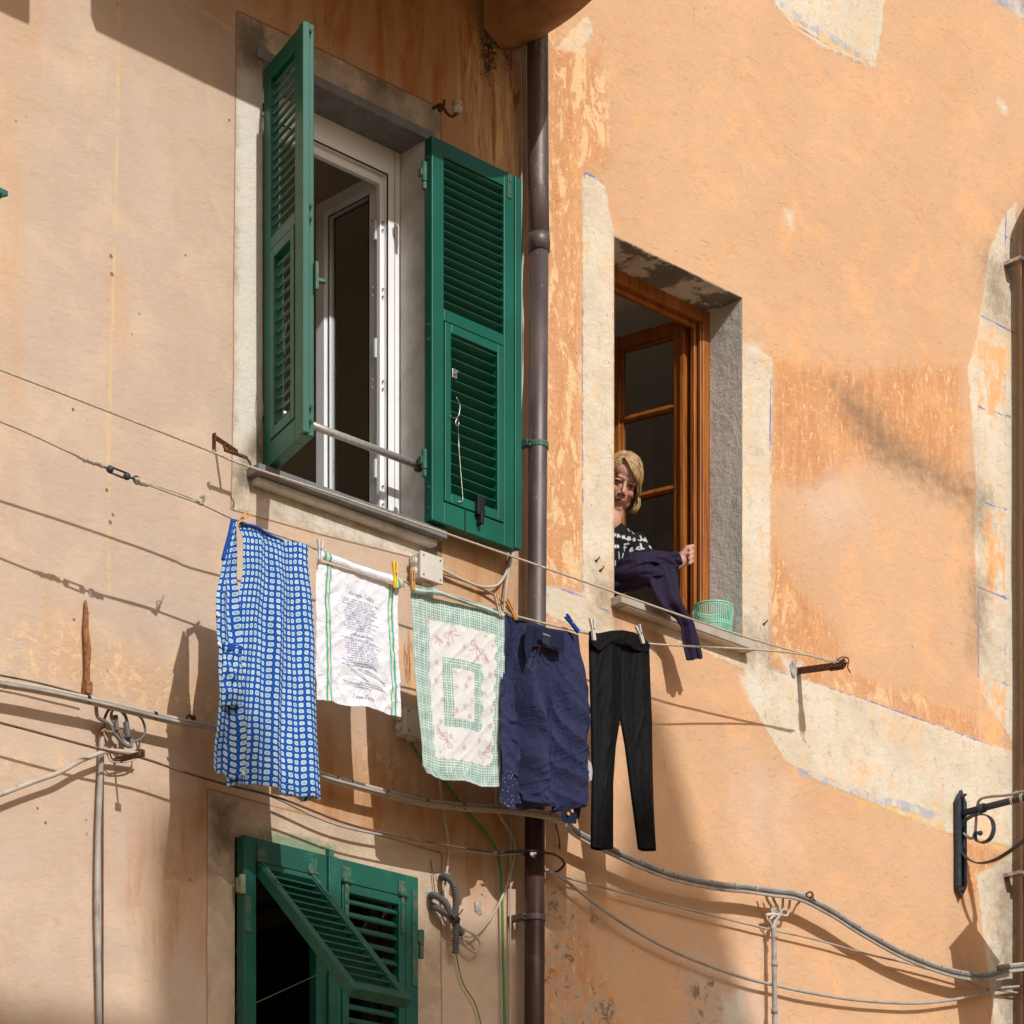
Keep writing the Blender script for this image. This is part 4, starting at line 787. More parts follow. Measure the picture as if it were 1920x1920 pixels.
# junction boxes
def jbox(a, c, w, label):
    t = thing('junction_box', W(a[0], a[1], 0), label, 'junction box'); p, q = W(a[0], a[1], w), W(c[0], c[1], w)
    q.z = WZ(a[0], c[1], w); b = MB(); b.box((p.x, -.004, p.z), (q.x, -w + .012, q.z)); b.build('housing', M['box'], t, bevel=.006)
    b = MB(); b.box((p.x - .003, -w + .012, p.z + .003), (q.x + .003, -w, q.z - .003)); l = b.build('lid', M['box'], t, bevel=.003)
    s = MB()
    for x in (p.x + .012, q.x - .012):
        for z in (p.z - .012, q.z + .012): s.cyl((x, -w, z), (x, -w - .002, z), .004, 8)
    s.each('screw', M['cable_g2'], l, .004); g = MB()
    for f in (.3, .7): zz = p.z + (q.z - p.z) * f; g.cyl((p.x, -w * .5, zz), (p.x - .012, -w * .5, zz), .016, 14); g.cyl((p.x - .012, -w * .5, zz), (p.x - .016, -w * .5, zz), .010, 14)
    g.cyl(((p.x + q.x) / 2, -w * .5, q.z), ((p.x + q.x) / 2, -w * .5, q.z - .01), .018, 14); g.each('cable_entry', M['box'], t, .003); return t
jbox((790, 1033), (830, 1081), .075, 'off-white junction box on the wall below the upper green shutters')
jbox((762, 1326), (800, 1374), .07, 'beige junction box half hidden behind the gingham cloth')
# cables by the drainpipe
tubething('cable', path([(974, 60), (978, 150), (979, 300), (975, 480), (978, 560), (982, 650), (974, 800), (968, 960), (966, 1025), (955, 1060), (935, 1095), (905, 1100), (870, 1088), (828, 1067)], .022), .0055, M['cable_w'], 'white cable following the drainpipe and curling to the off-white junction box', 'cable')
tubething('cable', path([(984, 60), (985, 300), (984, 450), (978, 520), (976, 700), (972, 900), (968, 1000), (960, 1040), (952, 1080), (945, 1150), (948, 1240), (945, 1400), (930, 1479), (934, 1523), (960, 1567), (965, 1603), (948, 1665), (926, 1712), (897, 1749), (878, 1756), (868, 1752)], .028), .005, M['cable_w'], 'long white cable hanging from beside the drainpipe down behind the laundry into a loop', 'cable')
tubething('cable', path([(820, 1300), (822, 1440), (832, 1523), (841, 1596), (834, 1669), (843, 1712), (865, 1738), (890, 1753), (901, 1771), (890, 1785), (872, 1772), (866, 1752)], .035), .0055, M['cable_w'], 'white cable hanging below the gingham cloth and ending in a loop', 'cable')
tubething('cable', path([(827, 1400), (827, 1450), (868, 1512), (916, 1570), (938, 1625), (943, 1778), (947, 1960)], .025), .0055, M['cable_green'], 'green and yellow earth cable running down left of the drainpipe', 'cable')
tubething('cable', path([(828, 1075), (860, 1085), (900, 1101), (935, 1122), (958, 1148), (970, 1170), (975, 1300)], .02), .0055, M['cable_brown'], 'brown cable curving from the off-white junction box down behind the dark shirt', 'cable')
tubething('cable', path([(768, 1370), (775, 1400), (800, 1432), (830, 1450)], .02), .004, M['cable_green'], 'yellowish wire leaving the beige junction box', 'cable')
tubething('cable', path([(854, 1785), (868, 1843), (890, 1880), (902, 1922), (905, 1960)], .015), .0025, M['cable_green'], 'thin green wire trailing from the grey hoses', 'cable')
tubething('cable', path([(958, 1500), (957, 1676), (956, 1960)], .02), .004, M['cable_w'], 'thin pale cable running straight down left of the drainpipe', 'cable')
tubething('wire', path([(807, 1612), (812, 1640), (815, 1672)], .012), .002, M['wire'], 'short thin wire above the grey hoses', 'wire')
ho_ = thing('hose_stubs', W(820, 1680, 0), 'three grey corrugated hose stubs poking from the wall, tied with a black strap', 'hose')
for c in ([(825, 1646, 0), (838, 1645, .05), (850, 1660, .06), (855, 1690, .05), (853, 1720, .05), (855, 1755, .05), (854, 1788, .04)], [(806, 1679, 0), (818, 1680, .05), (835, 1693, .06), (845, 1715, .06), (857, 1737, .05), (867, 1752, .05)], [(809, 1698, 0), (820, 1703, .04), (835, 1712, .05), (850, 1722, .05)]):
    P = path(c, 0, 12); b = MB(); b.tube(P, [.0125 + .0018 * (i % 2) for i in range(len(P))], 10); b.build('hose', M['hose'], ho_)
b = MB(); b.tube([W(846, 1718, .075), W(858, 1728, .075)], .006, 6); b.tube([W(853, 1724, .03), W(851, 1728, .08), W(868, 1705, .08)], .0025, 5); b.tube([W(853, 1721, .05), W(852, 1729, .05)], .022, 10); b.build('strap', M['cable_b'], ho_)
g = MB()
for px, py in ((824, 1645), (806, 1678), (809, 1697)): g.sph(W(px, py, .0), .022, 6, (1, .3, 1))
g.each('foam', M['mortar'], ho_, .004)
g = MB(); g.sph(W(897, 1701, 0), .025, 7, (.8, .12, 1.1)); [q.__iadd__(mnoise.noise_vector(q * 60) * .008) for q in g.v]; tag(g.build('mortar_patch', M['mortar'], None, smooth=True), 'small grey mortar scar beside the hose stubs', 'mortar')
# insulator
t = thing('insulator', W(815, 200, 0), 'white porcelain insulator on a curled rusty hook above the folded-back shutter', 'insulator')
b = MB(); b.tube(path([(812, 203, 0), (819, 199, .04), (826, 196, .06), (829, 204, .06), (824, 208, .05), (822, 200, .06), (831, 198, .08), (833, 188, .08), (832, 200, .08), (838, 212, .09), (848, 218, .10), (857, 212, .11), (858, 204, .11)], .05), .006, 8); b.build('hook', M['rust'], t, smooth=True)
p = W(857, 202, .11); b = MB(); b.tube([p + Vector((0, 0, -.022)), p + Vector((0, 0, -.014)), p + Vector((0, 0, -.002)), p + Vector((0, 0, 0)), p + Vector((0, 0, .008)), p + Vector((0, 0, .012)), p + Vector((0, 0, .022)), p + Vector((0, 0, .03))], [.013, .020, .022, .015, .015, .021, .02, .008], 18); b.build('porcelain', M['ceramic'], t)
# nails and screws in the cream wall
for px, py, lb in ((1116, 1052, 'rusty nail in the cream plaster left of the woman'), (1124, 1070, 'smaller nail just below the rusty nail left of the woman'), (1431, 1170, 'small rusty nail above the right end of the stone sill')):
    b = MB(); p = W(px, py, 0); b.tube([p, p + Vector((.006, -.012, .006)), p + Vector((.010, -.016, .016))], [.004, .003, .003], 6); tag(b.build('nail', M['rust'], None), lb, 'nail')
b = MB(); b.tube(path([(1042, 1545, 0), (1048, 1570, .02), (1050, 1592, .02), (1047, 1583, .02)]), .003, 6)
tag(b.build('wire', M['wire'], None), 'short wire hanging right of the drainpipe under the dark shirt', 'wire')

# ---- wrought iron lamp bracket on the right
lb = thing('lamp_bracket', W(1798, 1600, 0), 'dark wrought iron lamp bracket with a scroll at the right edge', 'lamp bracket')
x = WX(1794, 0); zt, zb = WZ(1798, 1488, .02), WZ(1798, 1672, .02); b = MB()
b.ob((x - .03, -.012, zb + .02), (.022, 0, 0), (0, -.022, 0) , (0, 0, zt - zb - .05)); b.ob((x + .012, -.012, zb + .02), (.022, 0, 0), (0, -.022, 0), (0, 0, zt - zb - .05)); b.box((x - .012, -.002, zb + .02), (x + .014, -.016, zt - .03))
b.add([(x - .03, -.012, zt - .03), (x + .034, -.012, zt - .03), (x + .002, -.012, zt + .02), (x - .03, -.03, zt - .03), (x + .034, -.03, zt - .03), (x + .002, -.03, zt + .02)], [(0, 1, 2), (5, 4, 3), (0, 3, 4, 1), (1, 4, 5, 2), (2, 5, 3, 0)])
b.add([(x - .03, -.012, zb + .02), (x + .034, -.012, zb + .02), (x + .002, -.012, zb - .03), (x - .03, -.03, zb + .02), (x + .034, -.03, zb + .02), (x + .002, -.03, zb - .03)], [(2, 1, 0), (3, 4, 5), (1, 4, 3, 0), (2, 5, 4, 1), (0, 3, 5, 2)])
b.build('wall_plate', M['iron'], lb, bevel=.002)
za = WZ(1800, 1524, .03); out = Vector((.0, -1, 0.0)); A0 = Vector((x, -.02, za)); b = MB(); b.tube([A0, A0 + out * .64], .016, 14); b.build('arm', M['iron'], lb, smooth=True)
b = MB(); b.tube([A0 + out * .115, A0 + out * .140], .022, 14); b.build('collar', M['iron'], lb)
def ribbon(pts, wd, th):
    m = MB(); n = len(pts); vs = []; fs = []
    for i in range(n):
        t = (pts[min(i + 1, n - 1)] - pts[max(i - 1, 0)]).normalized(); s = Vector((1, 0, 0)); k = t.cross(s).normalized()
        for a, c in ((-1, -1), (1, -1), (1, 1), (-1, 1)): vs.append(pts[i] + s * a * wd / 2 + k * c * th / 2)
    for i in range(n - 1):
        for k in range(4): fs.append((i * 4 + k, i * 4 + (k + 1) % 4, i * 4 + 4 + (k + 1) % 4, i * 4 + 4 + k))
    fs += [(3, 2, 1, 0), (n * 4 - 4, n * 4 - 3, n * 4 - 2, n * 4 - 1)]; m.add(vs, fs); return m
def OW(px, py, w_ref=None):           # place a photo point on the vertical plane x = const of the bracket
    xr = (px - 960) / F; rx = x; t = rx / (CB + xr * CA); y_ = t * (CA - xr * CB) - DW; return Vector((x, y_, CH + t * (HOR - py) / F))
sc_ = [(1838, 1562), (1832, 1560), (1828, 1566), (1831, 1576), (1842, 1580), (1856, 1573), (1863, 1556), (1860, 1538), (1848, 1528), (1828, 1528), (1808, 1540), (1800, 1562), (1800, 1588), (1811, 1607), (1832, 1618), (1858, 1615), (1884, 1602), (1925, 1572), (1960, 1543)]
P = smooth_pts([OW(*q) for q in sc_], 7); ribbon(P, .026, .006).build('scroll', M['iron'], lb, smooth=False)
b = MB(); b.sph(P[0], .012, 8, (1.1, 1, 1)); b.build('scroll_tip', M['iron'], lb, smooth=True)
b = MB()
for z_ in (zt - .015, zb + .01): b.tube([Vector((x + .0, -.01, z_)), Vector((x, -.055, z_ + .006))], .006, 8); b.sph(Vector((x, -.034, z_)), .011, 6)
b.each('bolt', M['rust'], lb, .01)
b = MB(); b.tube(smooth_pts([A0 + Vector((0, -.58, .02)), A0 + Vector((0, -.45, .026)), A0 + Vector((0, -.28, .03)), A0 + Vector((0, -.17, .045)), A0 + Vector((.0, -.11, .04)), A0 + Vector((.02, -.08, -.01)), A0 + Vector((.02, -.07, -.10)), A0 + Vector((.02, -.045, -.12)), A0 + Vector((.01, -.01, -.09))], 6), .007, 8); b.build('supply_cable', M['cable_w'], lb, smooth=True)
b = MB()
for i in range(4): q = A0 + Vector((0, -.30 - .055 * i, 0)); b.tube([q + Vector((0, -.006, 0)), q + Vector((0, .006, 0))], .0215, 8); b.tube([q + Vector((0, 0, .02)), q + Vector((.012, -.014, .045))], .003, 5)
b.each('cable_tie', M['cable_w'], lb, .01)
# its lantern hangs just outside the picture and shades the wall under it
Lc = A0 + out * .60; b = MB()
b.tube([Lc + Vector((0, 0, .0)), Lc + Vector((0, 0, -.08)), Lc + Vector((0, 0, -.10)), Lc + Vector((0, 0, -.20))], [.015, .02, .06, .20], 4); b.build('lantern_hood', M['iron'], lb)
b = MB(); b.tube([Lc + Vector((0, 0, -.205)), Lc + Vector((0, 0, -.56))], [.185, .115], 4); b.build('lantern_glass', simple('frosted_glass', (.5, .5, .45), rough=.4), lb)
# ================================================================== laundry
def samp(pts, t):
    pts = np.asarray(pts, float); seg = np.linalg.norm(np.diff(pts, axis=0), axis=1); c = np.concatenate([[0], np.cumsum(seg)]); c /= c[-1]
    return np.stack([np.interp(t, c, pts[:, k]) for k in range(pts.shape[1])], -1)
def cloth(name, L_, R_, T_, B_, w0, disp, nu, nv, mat, parent=None, paint=None, thick=.0015, ragged=0):
    s = np.linspace(0, 1, nu + 1); t = np.linspace(0, 1, nv + 1); l, r, tp, bt = samp(L_, t), samp(R_, t), samp(T_, s), samp(B_, s)
    S, Tt = np.meshgrid(s, t); S3, T3 = S[..., None], Tt[..., None]
    P = (1 - S3) * l[:, None] + S3 * r[:, None] + (1 - T3) * tp[None] + T3 * bt[None] - ((1 - S3) * (1 - T3) * tp[0] + S3 * (1 - T3) * tp[-1] + (1 - S3) * T3 * bt[0] + S3 * T3 * bt[-1])
    WW = w0(S, Tt) if callable(w0) else np.full_like(S, w0); xr = (P[..., 0] - 960) / F; tt = (DW - WW) / (CA - xr * CB)
    X = tt * (CB + xr * CA); Z = CH + tt * (HOR - P[..., 1]) / F; wd = X[:, -1].mean() - X[:, 0].mean(); ht = Z[0].mean() - Z[-1].mean()
    D = np.array([[disp(S[j, i] * wd, Tt[j, i] * ht, S[j, i], Tt[j, i]) for i in range(nu + 1)] for j in range(nv + 1)])
    V = np.stack([X, -(WW + D), Z], -1).reshape(-1, 3); org = Vector((X.mean(), -WW.mean(), Z.min() if parent is None else Z.mean())); V = V - np.array(org)
    ix = np.arange((nu + 1) * (nv + 1)).reshape(nv + 1, nu + 1); a = ix[:-1, :-1]; f = np.stack([a, a + nu + 1, a + nu + 2, a + 1], -1).reshape(-1, 4)
    me = bpy.data.meshes.new(name); me.from_pydata(V.tolist(), [], f.tolist()); me.materials.append(mat)
    me.polygons.foreach_set('use_smooth', [True] * len(f)); uv = me.uv_layers.new(name='UVMap')
    U_ = np.stack([S * wd, (1 - Tt) * ht], -1).reshape(-1, 2)[f.ravel()]; uv.data.foreach_set('uv', U_.ravel().astype(np.float32))
    if paint is not None:
        C_ = paint(S * wd, Tt * ht, wd, ht).reshape(-1, 3); ca = me.color_attributes.new('paint', 'FLOAT_COLOR', 'POINT')
        ca.data.foreach_set('color', np.concatenate([C_, np.ones((len(C_), 1))], 1).ravel().astype(np.float32))
    o = bpy.data.objects.new(name, me); finish(o, org, parent)
    if thick: m = o.modifiers.new('solidify', 'SOLIDIFY'); m.thickness = thick; m.offset = 0
    return o
def N3(x, y, z): return mnoise.noise(Vector((x, y, z)))
def ridge(v, k=6): return 1 - min(1, abs(v) * k)
def fabric(name, base, rough=.85, bst=.4, sc=9, paint=False, tr=0.0, weave=900, stretch=(1, .45, 1)):
    m = NT(name, rough, 0, .15); c = m.at('paint', True) if paint else m.mix(m.ss(m.noise(4, 5, .6), .35, .7), base, tuple(x * .8 for x in base))
    m.col(c); 
    w1 = m.noise(sc, 5, .6, m.uv(stretch), 1.2); w2 = m.noise(sc * 3.2, 4, .6, m.uv((1, 1, 1)), .8)
    m.bump(m.ma('ADD', w1, m.ma('MULTIPLY', w2, .35)), bst, .02)
    if tr:
        tb_ = m.node('ShaderNodeBsdfTranslucent'); m.put(tb_.inputs[0], c); mx = m.node('ShaderNodeMixShader'); mx.inputs[0].default_value = tr
        out = m.n['Material Output']; m.t.links.new(m.b.outputs[0], mx.inputs[1]); m.t.links.new(tb_.outputs[0], mx.inputs[2]); m.t.links.new(mx.outputs[0], out.inputs[0]); m.t.links.new(m.co, tb_.inputs['Normal'])
    return m.m
def dressm():
    m = NT('checked_cotton', .8, 0, .15); PIT = .0228
    base = m.uv((1 / PIT, 1 / PIT, 1)); wv = m.noise(.22, 3, .5, base, 0, True); s = m.node('ShaderNodeVectorMath', operation='MULTIPLY_ADD'); m.put(s.inputs[0], wv); s.inputs[1].default_value = (.7, .7, 0); m.put(s.inputs[2], base)
    fr_ = m.node('ShaderNodeVectorMath', operation='FRACTION'); m.put(fr_.inputs[0], s.outputs[0]); q = m.sep(fr_.outputs[0]); ax = m.ma('ABSOLUTE', m.ma('SUBTRACT', q[0], .5)); ay = m.ma('ABSOLUTE', m.ma('SUBTRACT', q[1], .5))
    pn = m.ma('POWER', m.ma('ADD', m.ma('POWER', ax, 3.4), m.ma('POWER', ay, 3.4)), 1 / 3.4)
    fl = m.node('ShaderNodeVectorMath', operation='FLOOR'); m.put(fl.inputs[0], s.outputs[0]); wn = m.node('ShaderNodeTexWhiteNoise'); m.put(wn.inputs[0], fl.outputs[0])
    c = m.mix(m.ss(pn, .345, .315), (.008, .080, .40), (.60, .72, .78)); c = m.mix(m.ss(pn, .24, .20), c, m.mix(wn.outputs[0], (.20, .48, .60), (.46, .64, .72)))
    cor = m.ma('ADD', m.ma('SUBTRACT', .5, ax), m.ma('SUBTRACT', .5, ay)); c = m.mix(m.ma('MULTIPLY', m.ss(cor, .12, .07), .7), c, (.04, .26, .62))
    m.col(c); w1 = m.noise(7, 5, .6, m.uv((2.2, .5, 1)), .8); m.bump(w1, .35, .02)
    tb_ = m.node('ShaderNodeBsdfTranslucent'); m.put(tb_.inputs[0], c); mx = m.node('ShaderNodeMixShader'); mx.inputs[0].default_value = .12
    m.t.links.new(m.b.outputs[0], mx.inputs[1]); m.t.links.new(tb_.outputs[0], mx.inputs[2]); m.t.links.new(mx.outputs[0], m.n['Material Output'].inputs[0]); return m.m
MD = dressm(); navy_trim = fabric('blue_binding', (.012, .07, .36))
dr = thing('dress', W(500, 1000, .36), 'long sleeveless blue dress with white squares, pegged leftmost on the line', 'dress')
def dd(x, z, s, t):
    k = min(1, t * 2.5 + .15); v = .012 * math.sin(x * 42 + 1.5 * N3(x * 3, z * 1.2, 4)) * k + .016 * N3(x * 9, z * 1.4, 2) * k + .004 * N3(x * 30, z * 8, 5)
    return v + .03 * math.exp(-((s - .40) / .07) ** 2) * k * -.8 + .012 * math.sin(x * 95 + 2) * max(0, t - .1) * .6
cloth('back_panel', [(446, 985), (456, 1010), (455, 1070), (446, 1130), (436, 1250), (425, 1400), (421, 1476)], [(577, 1021), (576, 1060), (582, 1110), (588, 1200), (591, 1290), (597, 1390), (604, 1499)],
      [(446, 985), (480, 988), (505, 1003), (530, 1014), (556, 1013), (577, 1021)], [(421, 1476), (445, 1472), (475, 1468), (500, 1471), (530, 1483), (560, 1493), (580, 1494), (604, 1499)], .36, dd, 120, 200, MD, dr)
cloth('front_panel', [(436, 977), (424, 1020), (415, 1060), (403, 1120), (402, 1150), (406, 1230), (408, 1320), (399, 1390), (396, 1440)], [(445, 982), (446, 1030), (446, 1090), (450, 1140), (455, 1210), (454, 1330), (459, 1400), (457, 1456)],
      [(436, 977), (440, 976), (445, 982)], [(396, 1440), (405, 1452), (420, 1448), (440, 1460), (457, 1456)], .39, lambda x, z, s, t: .012 * math.sin(x * 60 + 2 * t) + .014 * N3(x * 14, z * 2, 8) + .006 * N3(x * 30, z * 14, 1) + .01 * math.sin(s * 6), 50, 180, MD, dr)
b = MB(); b.tube(path([(436, 975, .39), (431, 1000, .395), (423, 1030, .395), (418, 1050, .395)], .39), [.010, .008, .006, .003] + [.003] * 15 if 0 else .007, 6); b.tube(path([(440, 976, .38), (452, 982, .37), (480, 988, .365), (505, 1003, .362), (530, 1014, .362)], .37), .0055, 6); b.build('binding', navy_trim, dr, smooth=True)
cloth('pocket', [(419, 1204), (417, 1260), (416, 1322)], [(453, 1212), (455, 1260), (452, 1322)], [(419, 1204), (453, 1212)], [(416, 1322), (452, 1322)], .412, lambda x, z, s, t: .016 * N3(x * 40, z * 26, 3) + .010 * math.sin(3.14 * s), 24, 60, MD, dr)
cloth('pocket_band', [(419, 1204), (418, 1219)], [(453, 1212), (453, 1226)], [(419, 1204), (453, 1212)], [(418, 1219), (453, 1226)], .417, lambda x, z, s, t: .008 * math.sin(3.14 * s), 12, 4, navy_trim, dr)
for px, py in ((409, 1152), (411, 1207), (456, 1449)):
    b = MB(); p = W(px, py, .412); b.cyl(p, p + Vector((0, -.003, 0)), .008, 12); b.build('button', M['clear_peg'], dr, bevel=.001)
cloth('inner_hem', [(532, 1480), (534, 1492)], [(604, 1492), (600, 1501)], [(532, 1480), (604, 1492)], [(534, 1492), (545, 1494), (552, 1483), (562, 1486), (566, 1503), (578, 1502), (585, 1494), (600, 1501)], .335, lambda x, z, s, t: .01 * math.sin(x * 60), 60, 8, MD, dr)

# ---- little pen-stroke alphabet for the printed towel
G_ = {'a': [[(.45, .5), (.2, .5), (.05, .25), (.15, 0), (.35, .05), (.5, .5), (.45, 0), (.6, .05)]], 'c': [[(.45, .42), (.3, .5), (.08, .3), (.12, .05), (.3, 0), (.48, .12)]], 'd': [[(.42, .45), (.2, .5), (.05, .2), (.18, 0), (.38, .1), (.55, 1), (.42, .05), (.6, .05)]],
 'e': [[(.08, .22), (.4, .32), (.35, .5), (.18, .45), (.06, .2), (.2, 0), (.45, .1)]], 'f': [[(.5, .95), (.35, .95), (.2, .3), (.1, -.35)], [(.05, .45), (.45, .45)]], 'g': [[(.45, .45), (.2, .5), (.08, .22), (.2, 0), (.4, .15), (.5, .5), (.35, -.3), (.1, -.35)]], 'h': [[(.3, 1), (.08, 0), (.3, .5), (.42, .4), (.38, 0), (.55, .05)]],
 'i': [[(.15, .5), (.1, 0), (.28, .08)], [(.2, .72), (.21, .76)]], 'l': [[(.1, .1), (.35, .9), (.25, 1), (.1, 0), (.3, .05)]], 'n': [[(.12, .5), (.05, 0), (.3, .5), (.42, .4), (.38, 0), (.55, .05)]], 'm': [[(.1, .5), (.05, 0), (.25, .5), (.3, 0), (.5, .5), (.52, 0), (.65, .05)]], 'o': [[(.3, .5), (.1, .35), (.1, .08), (.3, 0), (.48, .2), (.4, .48), (.3, .5)]],
 'p': [[(.18, .5), (0, -.4)], [(.15, .4), (.38, .5), (.45, .2), (.25, 0), (.1, .1)]], 'q': [[(.45, .45), (.2, .5), (.05, .25), (.18, 0), (.4, .2), (.48, .5), (.35, -.4)]], 'r': [[(.12, .5), (.05, 0), (.15, .4), (.4, .5)]], 's': [[(.4, .45), (.2, .5), (.15, .3), (.35, .18), (.28, 0), (.05, .05)]], 't': [[(.3, .9), (.15, 0), (.35, .05)], [(.05, .6), (.42, .62)]],
 'u': [[(.1, .5), (.08, .05), (.3, .02), (.48, .5), (.42, 0), (.58, .05)]], 'v': [[(.08, .5), (.18, 0), (.45, .5)]], 'w': [[(.05, .5), (.12, 0), (.3, .4), (.36, 0), (.6, .5)]], 'z': [[(.08, .5), (.45, .5), (.05, 0), (.45, 0)]], 'b': [[(.3, 1), (.1, .05), (.3, 0), (.45, .3), (.2, .45)]], 'y': [[(.1, .5), (.15, .1), (.35, .1)], [(.5, .5), (.2, -.4)]], 'k': [[(.25, 1), (.05, 0)], [(.4, .5), (.12, .25), (.4, 0)]],
 'A': [[(0, 0), (.25, .5), (.55, 1.05), (.6, 0)], [(.15, .4), (.65, .42)]], 'S': [[(.65, .9), (.45, 1.05), (.25, .8), (.5, .45), (.4, .05), (.1, 0), (0, .2)]], 'C': [[(.65, .85), (.45, 1.05), (.15, .7), (.1, .2), (.35, 0), (.6, .15)]], 'T': [[(0, .9), (.35, 1.05), (.85, 1)], [(.5, 1), (.35, .1), (.15, 0)]], 'J': [[(.6, 1), (.45, .1), (.2, -.1), (0, .1)]], 'F': [[(.1, 0), (.25, 1)], [(.1, 1), (.8, 1.05)], [(.1, .5), (.5, .55)]], 'P': [[(.1, -.1), (.3, 1), (.6, .9), (.5, .5), (.2, .5)]], ' ': []}
def strokes(txt, x, y, h, slant=.25, dy=0.0):
    out = []; cx = x
    for ch in txt:
        for pl in G_.get(ch, []): out.append([(cx + (a + b * slant) * h * .9, y - b * h + dy * (cx - x)) for a, b in pl])
        cx += h * (.36 if ch in 'il ' else .9 if ch in 'mASCTFP' else .55)
    return out, cx - x
def inkd(X, Y, lines):
    P = np.stack([X.ravel(), Y.ravel()], 1); d = np.full(len(P), 1.0)
    for pl in lines:
        q = np.array(pl, float); lo, hi = q.min(0) - .006, q.max(0) + .006; m = (P[:, 0] > lo[0]) & (P[:, 0] < hi[0]) & (P[:, 1] > lo[1]) & (P[:, 1] < hi[1])
        if not m.any(): continue
        Z = P[m]; e = d[m]
        for i in range(len(q) - 1): e = np.minimum(e, seg_d(Z, q[i], q[i + 1]))
        d[m] = e
    return d.reshape(X.shape)
def blend(C, col, a): return C * (1 - a[..., None]) + np.array(col) * a[..., None]
def edge(d, r, s=.0008): return np.clip((r + s - d) / (2 * s), 0, 1)
def towel1(X, Y, wd, ht):
    q_ = .70 / ht; X = X * q_; Y = Y * q_; wd = wd * q_
    C = np.ones(X.shape + (3,)) * np.array((.84, .86, .93)); u = X / wd
    for c0, sg in ((.155, 1), (.91, -1)):
        xx = (u - c0) * wd + .004 * np.sin(Y * 9)
        for o, w, col in ((-.026, .0012, (.55, .74, .68)), (-.016, .0055, (.03, .42, .36)), (-.005, .0045, (.82, .70, .42)), (.007, .0040, (.03, .42, .36)), (.015, .001, (.4, .66, .6))):
            C = blend(C, col, edge(np.abs(xx - o * sg), w))
    ln = []; x0 = .30 * wd; sl = -.02
    def put(t, cx, y, h, dy=.06):
        s, w = strokes(t, 0, y, h, .25, dy); return [[(a + cx - w / 2, b) for a, b in pl] for pl in s]
    ln += put('Acciughe Salate', .55 * wd, .120, .021)
    y = .15; wds = 'acciughe appena pescate pulite sotto sale in un vaso di vetro alternando uno strato di pesce e uno di sale grosso coprire con un peso lasciare in luogo fresco per due mesi lavare bene con aceto e servire con olio aglio e prezzemolo'.split(); rnd = random.Random(3)
    ln2 = []
    def para(y, n):
        for k in range(n):
            t = ' '.join(rnd.choice(wds) for _ in range(7))[:33 - (k * 5) % 9 ]; ln2.extend([[((a - .54 * wd) * 1.35 + .54 * wd, b_) for a, b_ in pl] for pl in put(t, (.54 + rnd.uniform(-.03, .03)) * wd, y + k * .0128, .0105)])
        return y + n * .0128
    y = para(.146, 13); ln += put('Salted anchovies', .56 * wd, y + .016, .019); y = para(y + .034, 12)
    ln += put('Cinque Terre', .55 * wd, .655, .020)
    C = blend(C, (.02, .05, .24), edge(inkd(X, Y, ln), .0013, .0014) * .95); C = blend(C, (.03, .06, .25), edge(inkd(X, Y, ln2), .0009, .0014) * .9)
    fish = []
    for (ax, ay, bx, by) in ((.44, .472, .70, .488), (.36, .487, .60, .566), (.50, .503, .80, .545), (.33, .564, .62, .612), (.50, .574, .80, .592)):
        a = np.array((ax * wd, ay)); b_ = np.array((bx * wd, by)); d = b_ - a; n = np.array((-d[1], d[0])) / np.linalg.norm(d); t = np.linspace(0, 1, 14)
        h = .0085 * np.sin(np.pi * np.clip(t * 1.08, 0, 1)) ** .6; up = [tuple(a + d * q + n * hh + np.array((0, .004 * math.sin(q * 5)))) for q, hh in zip(t, h)]; dn = [tuple(a + d * q - n * hh + np.array((0, .004 * math.sin(q * 5)))) for q, hh in zip(t, h)]
        md = [tuple(a + d * q + n * .002) for q in t[3:]]; fish += [up, dn, md[::1], [tuple(b_), tuple(b_ + d * .09 + n * .009)], [tuple(b_), tuple(b_ + d * .07 - n * .009)]]
    return blend(C, (.05, .07, .13), edge(inkd(X, Y, fish), .0016, .0014) * .9)
MT = fabric('printed_linen', (1, 1, 1), .85, .75, 9, True, .15, stretch=(1, 1, 1)); MG = fabric('gingham_cotton', (1, 1, 1), .85, .45, 7, True, .15, stretch=(1, .7, 1))
def td(seed, a1=.010, a2=.006):
    def f(x, z, s, t):
        d1 = x * .7 + z * .7; d2 = x * .8 - z * .6
        return a1 * N3(x * 4, z * 3, seed) + a2 * ridge(N3(d2 * 16, d1 * 4, seed + 1), 3) * (.3 + t) + a2 * .6 * ridge(N3(d1 * 18, d2 * 5, seed + 2), 3) + .006 * math.sin(x * 22 + seed) * t
    return f
t1 = cloth('tea_towel', [(593, 1052), (589, 1110), (590, 1200), (591, 1260), (593, 1312)], [(748, 1100), (744, 1160), (746, 1220), (750, 1290), (751, 1345)], [(593, 1052), (620, 1060), (700, 1084), (748, 1100)], [(593, 1312), (620, 1315), (650, 1325), (690, 1326), (720, 1337), (751, 1345)], .352, td(3), 170, 270, MT, None, towel1)
tag(t1, 'white tea towel printed with handwriting and blue fishes, second on the line', 'tea towel')
def fold1(X, Y, wd, ht):
    C = np.ones(X.shape + (3,)) * np.array((.84, .86, .93)); u = X / wd
    for c0, sg in ((.14, 1), (.93, -1)):
        xx = (u - c0) * wd
        for o, w, col in ((-.016, .0055, (.03, .42, .36)), (-.005, .0055, (.80, .62, .28)), (.007, .0050, (.03, .42, .36))): C = blend(C, col, edge(np.abs(xx - o * sg), w))
    return C
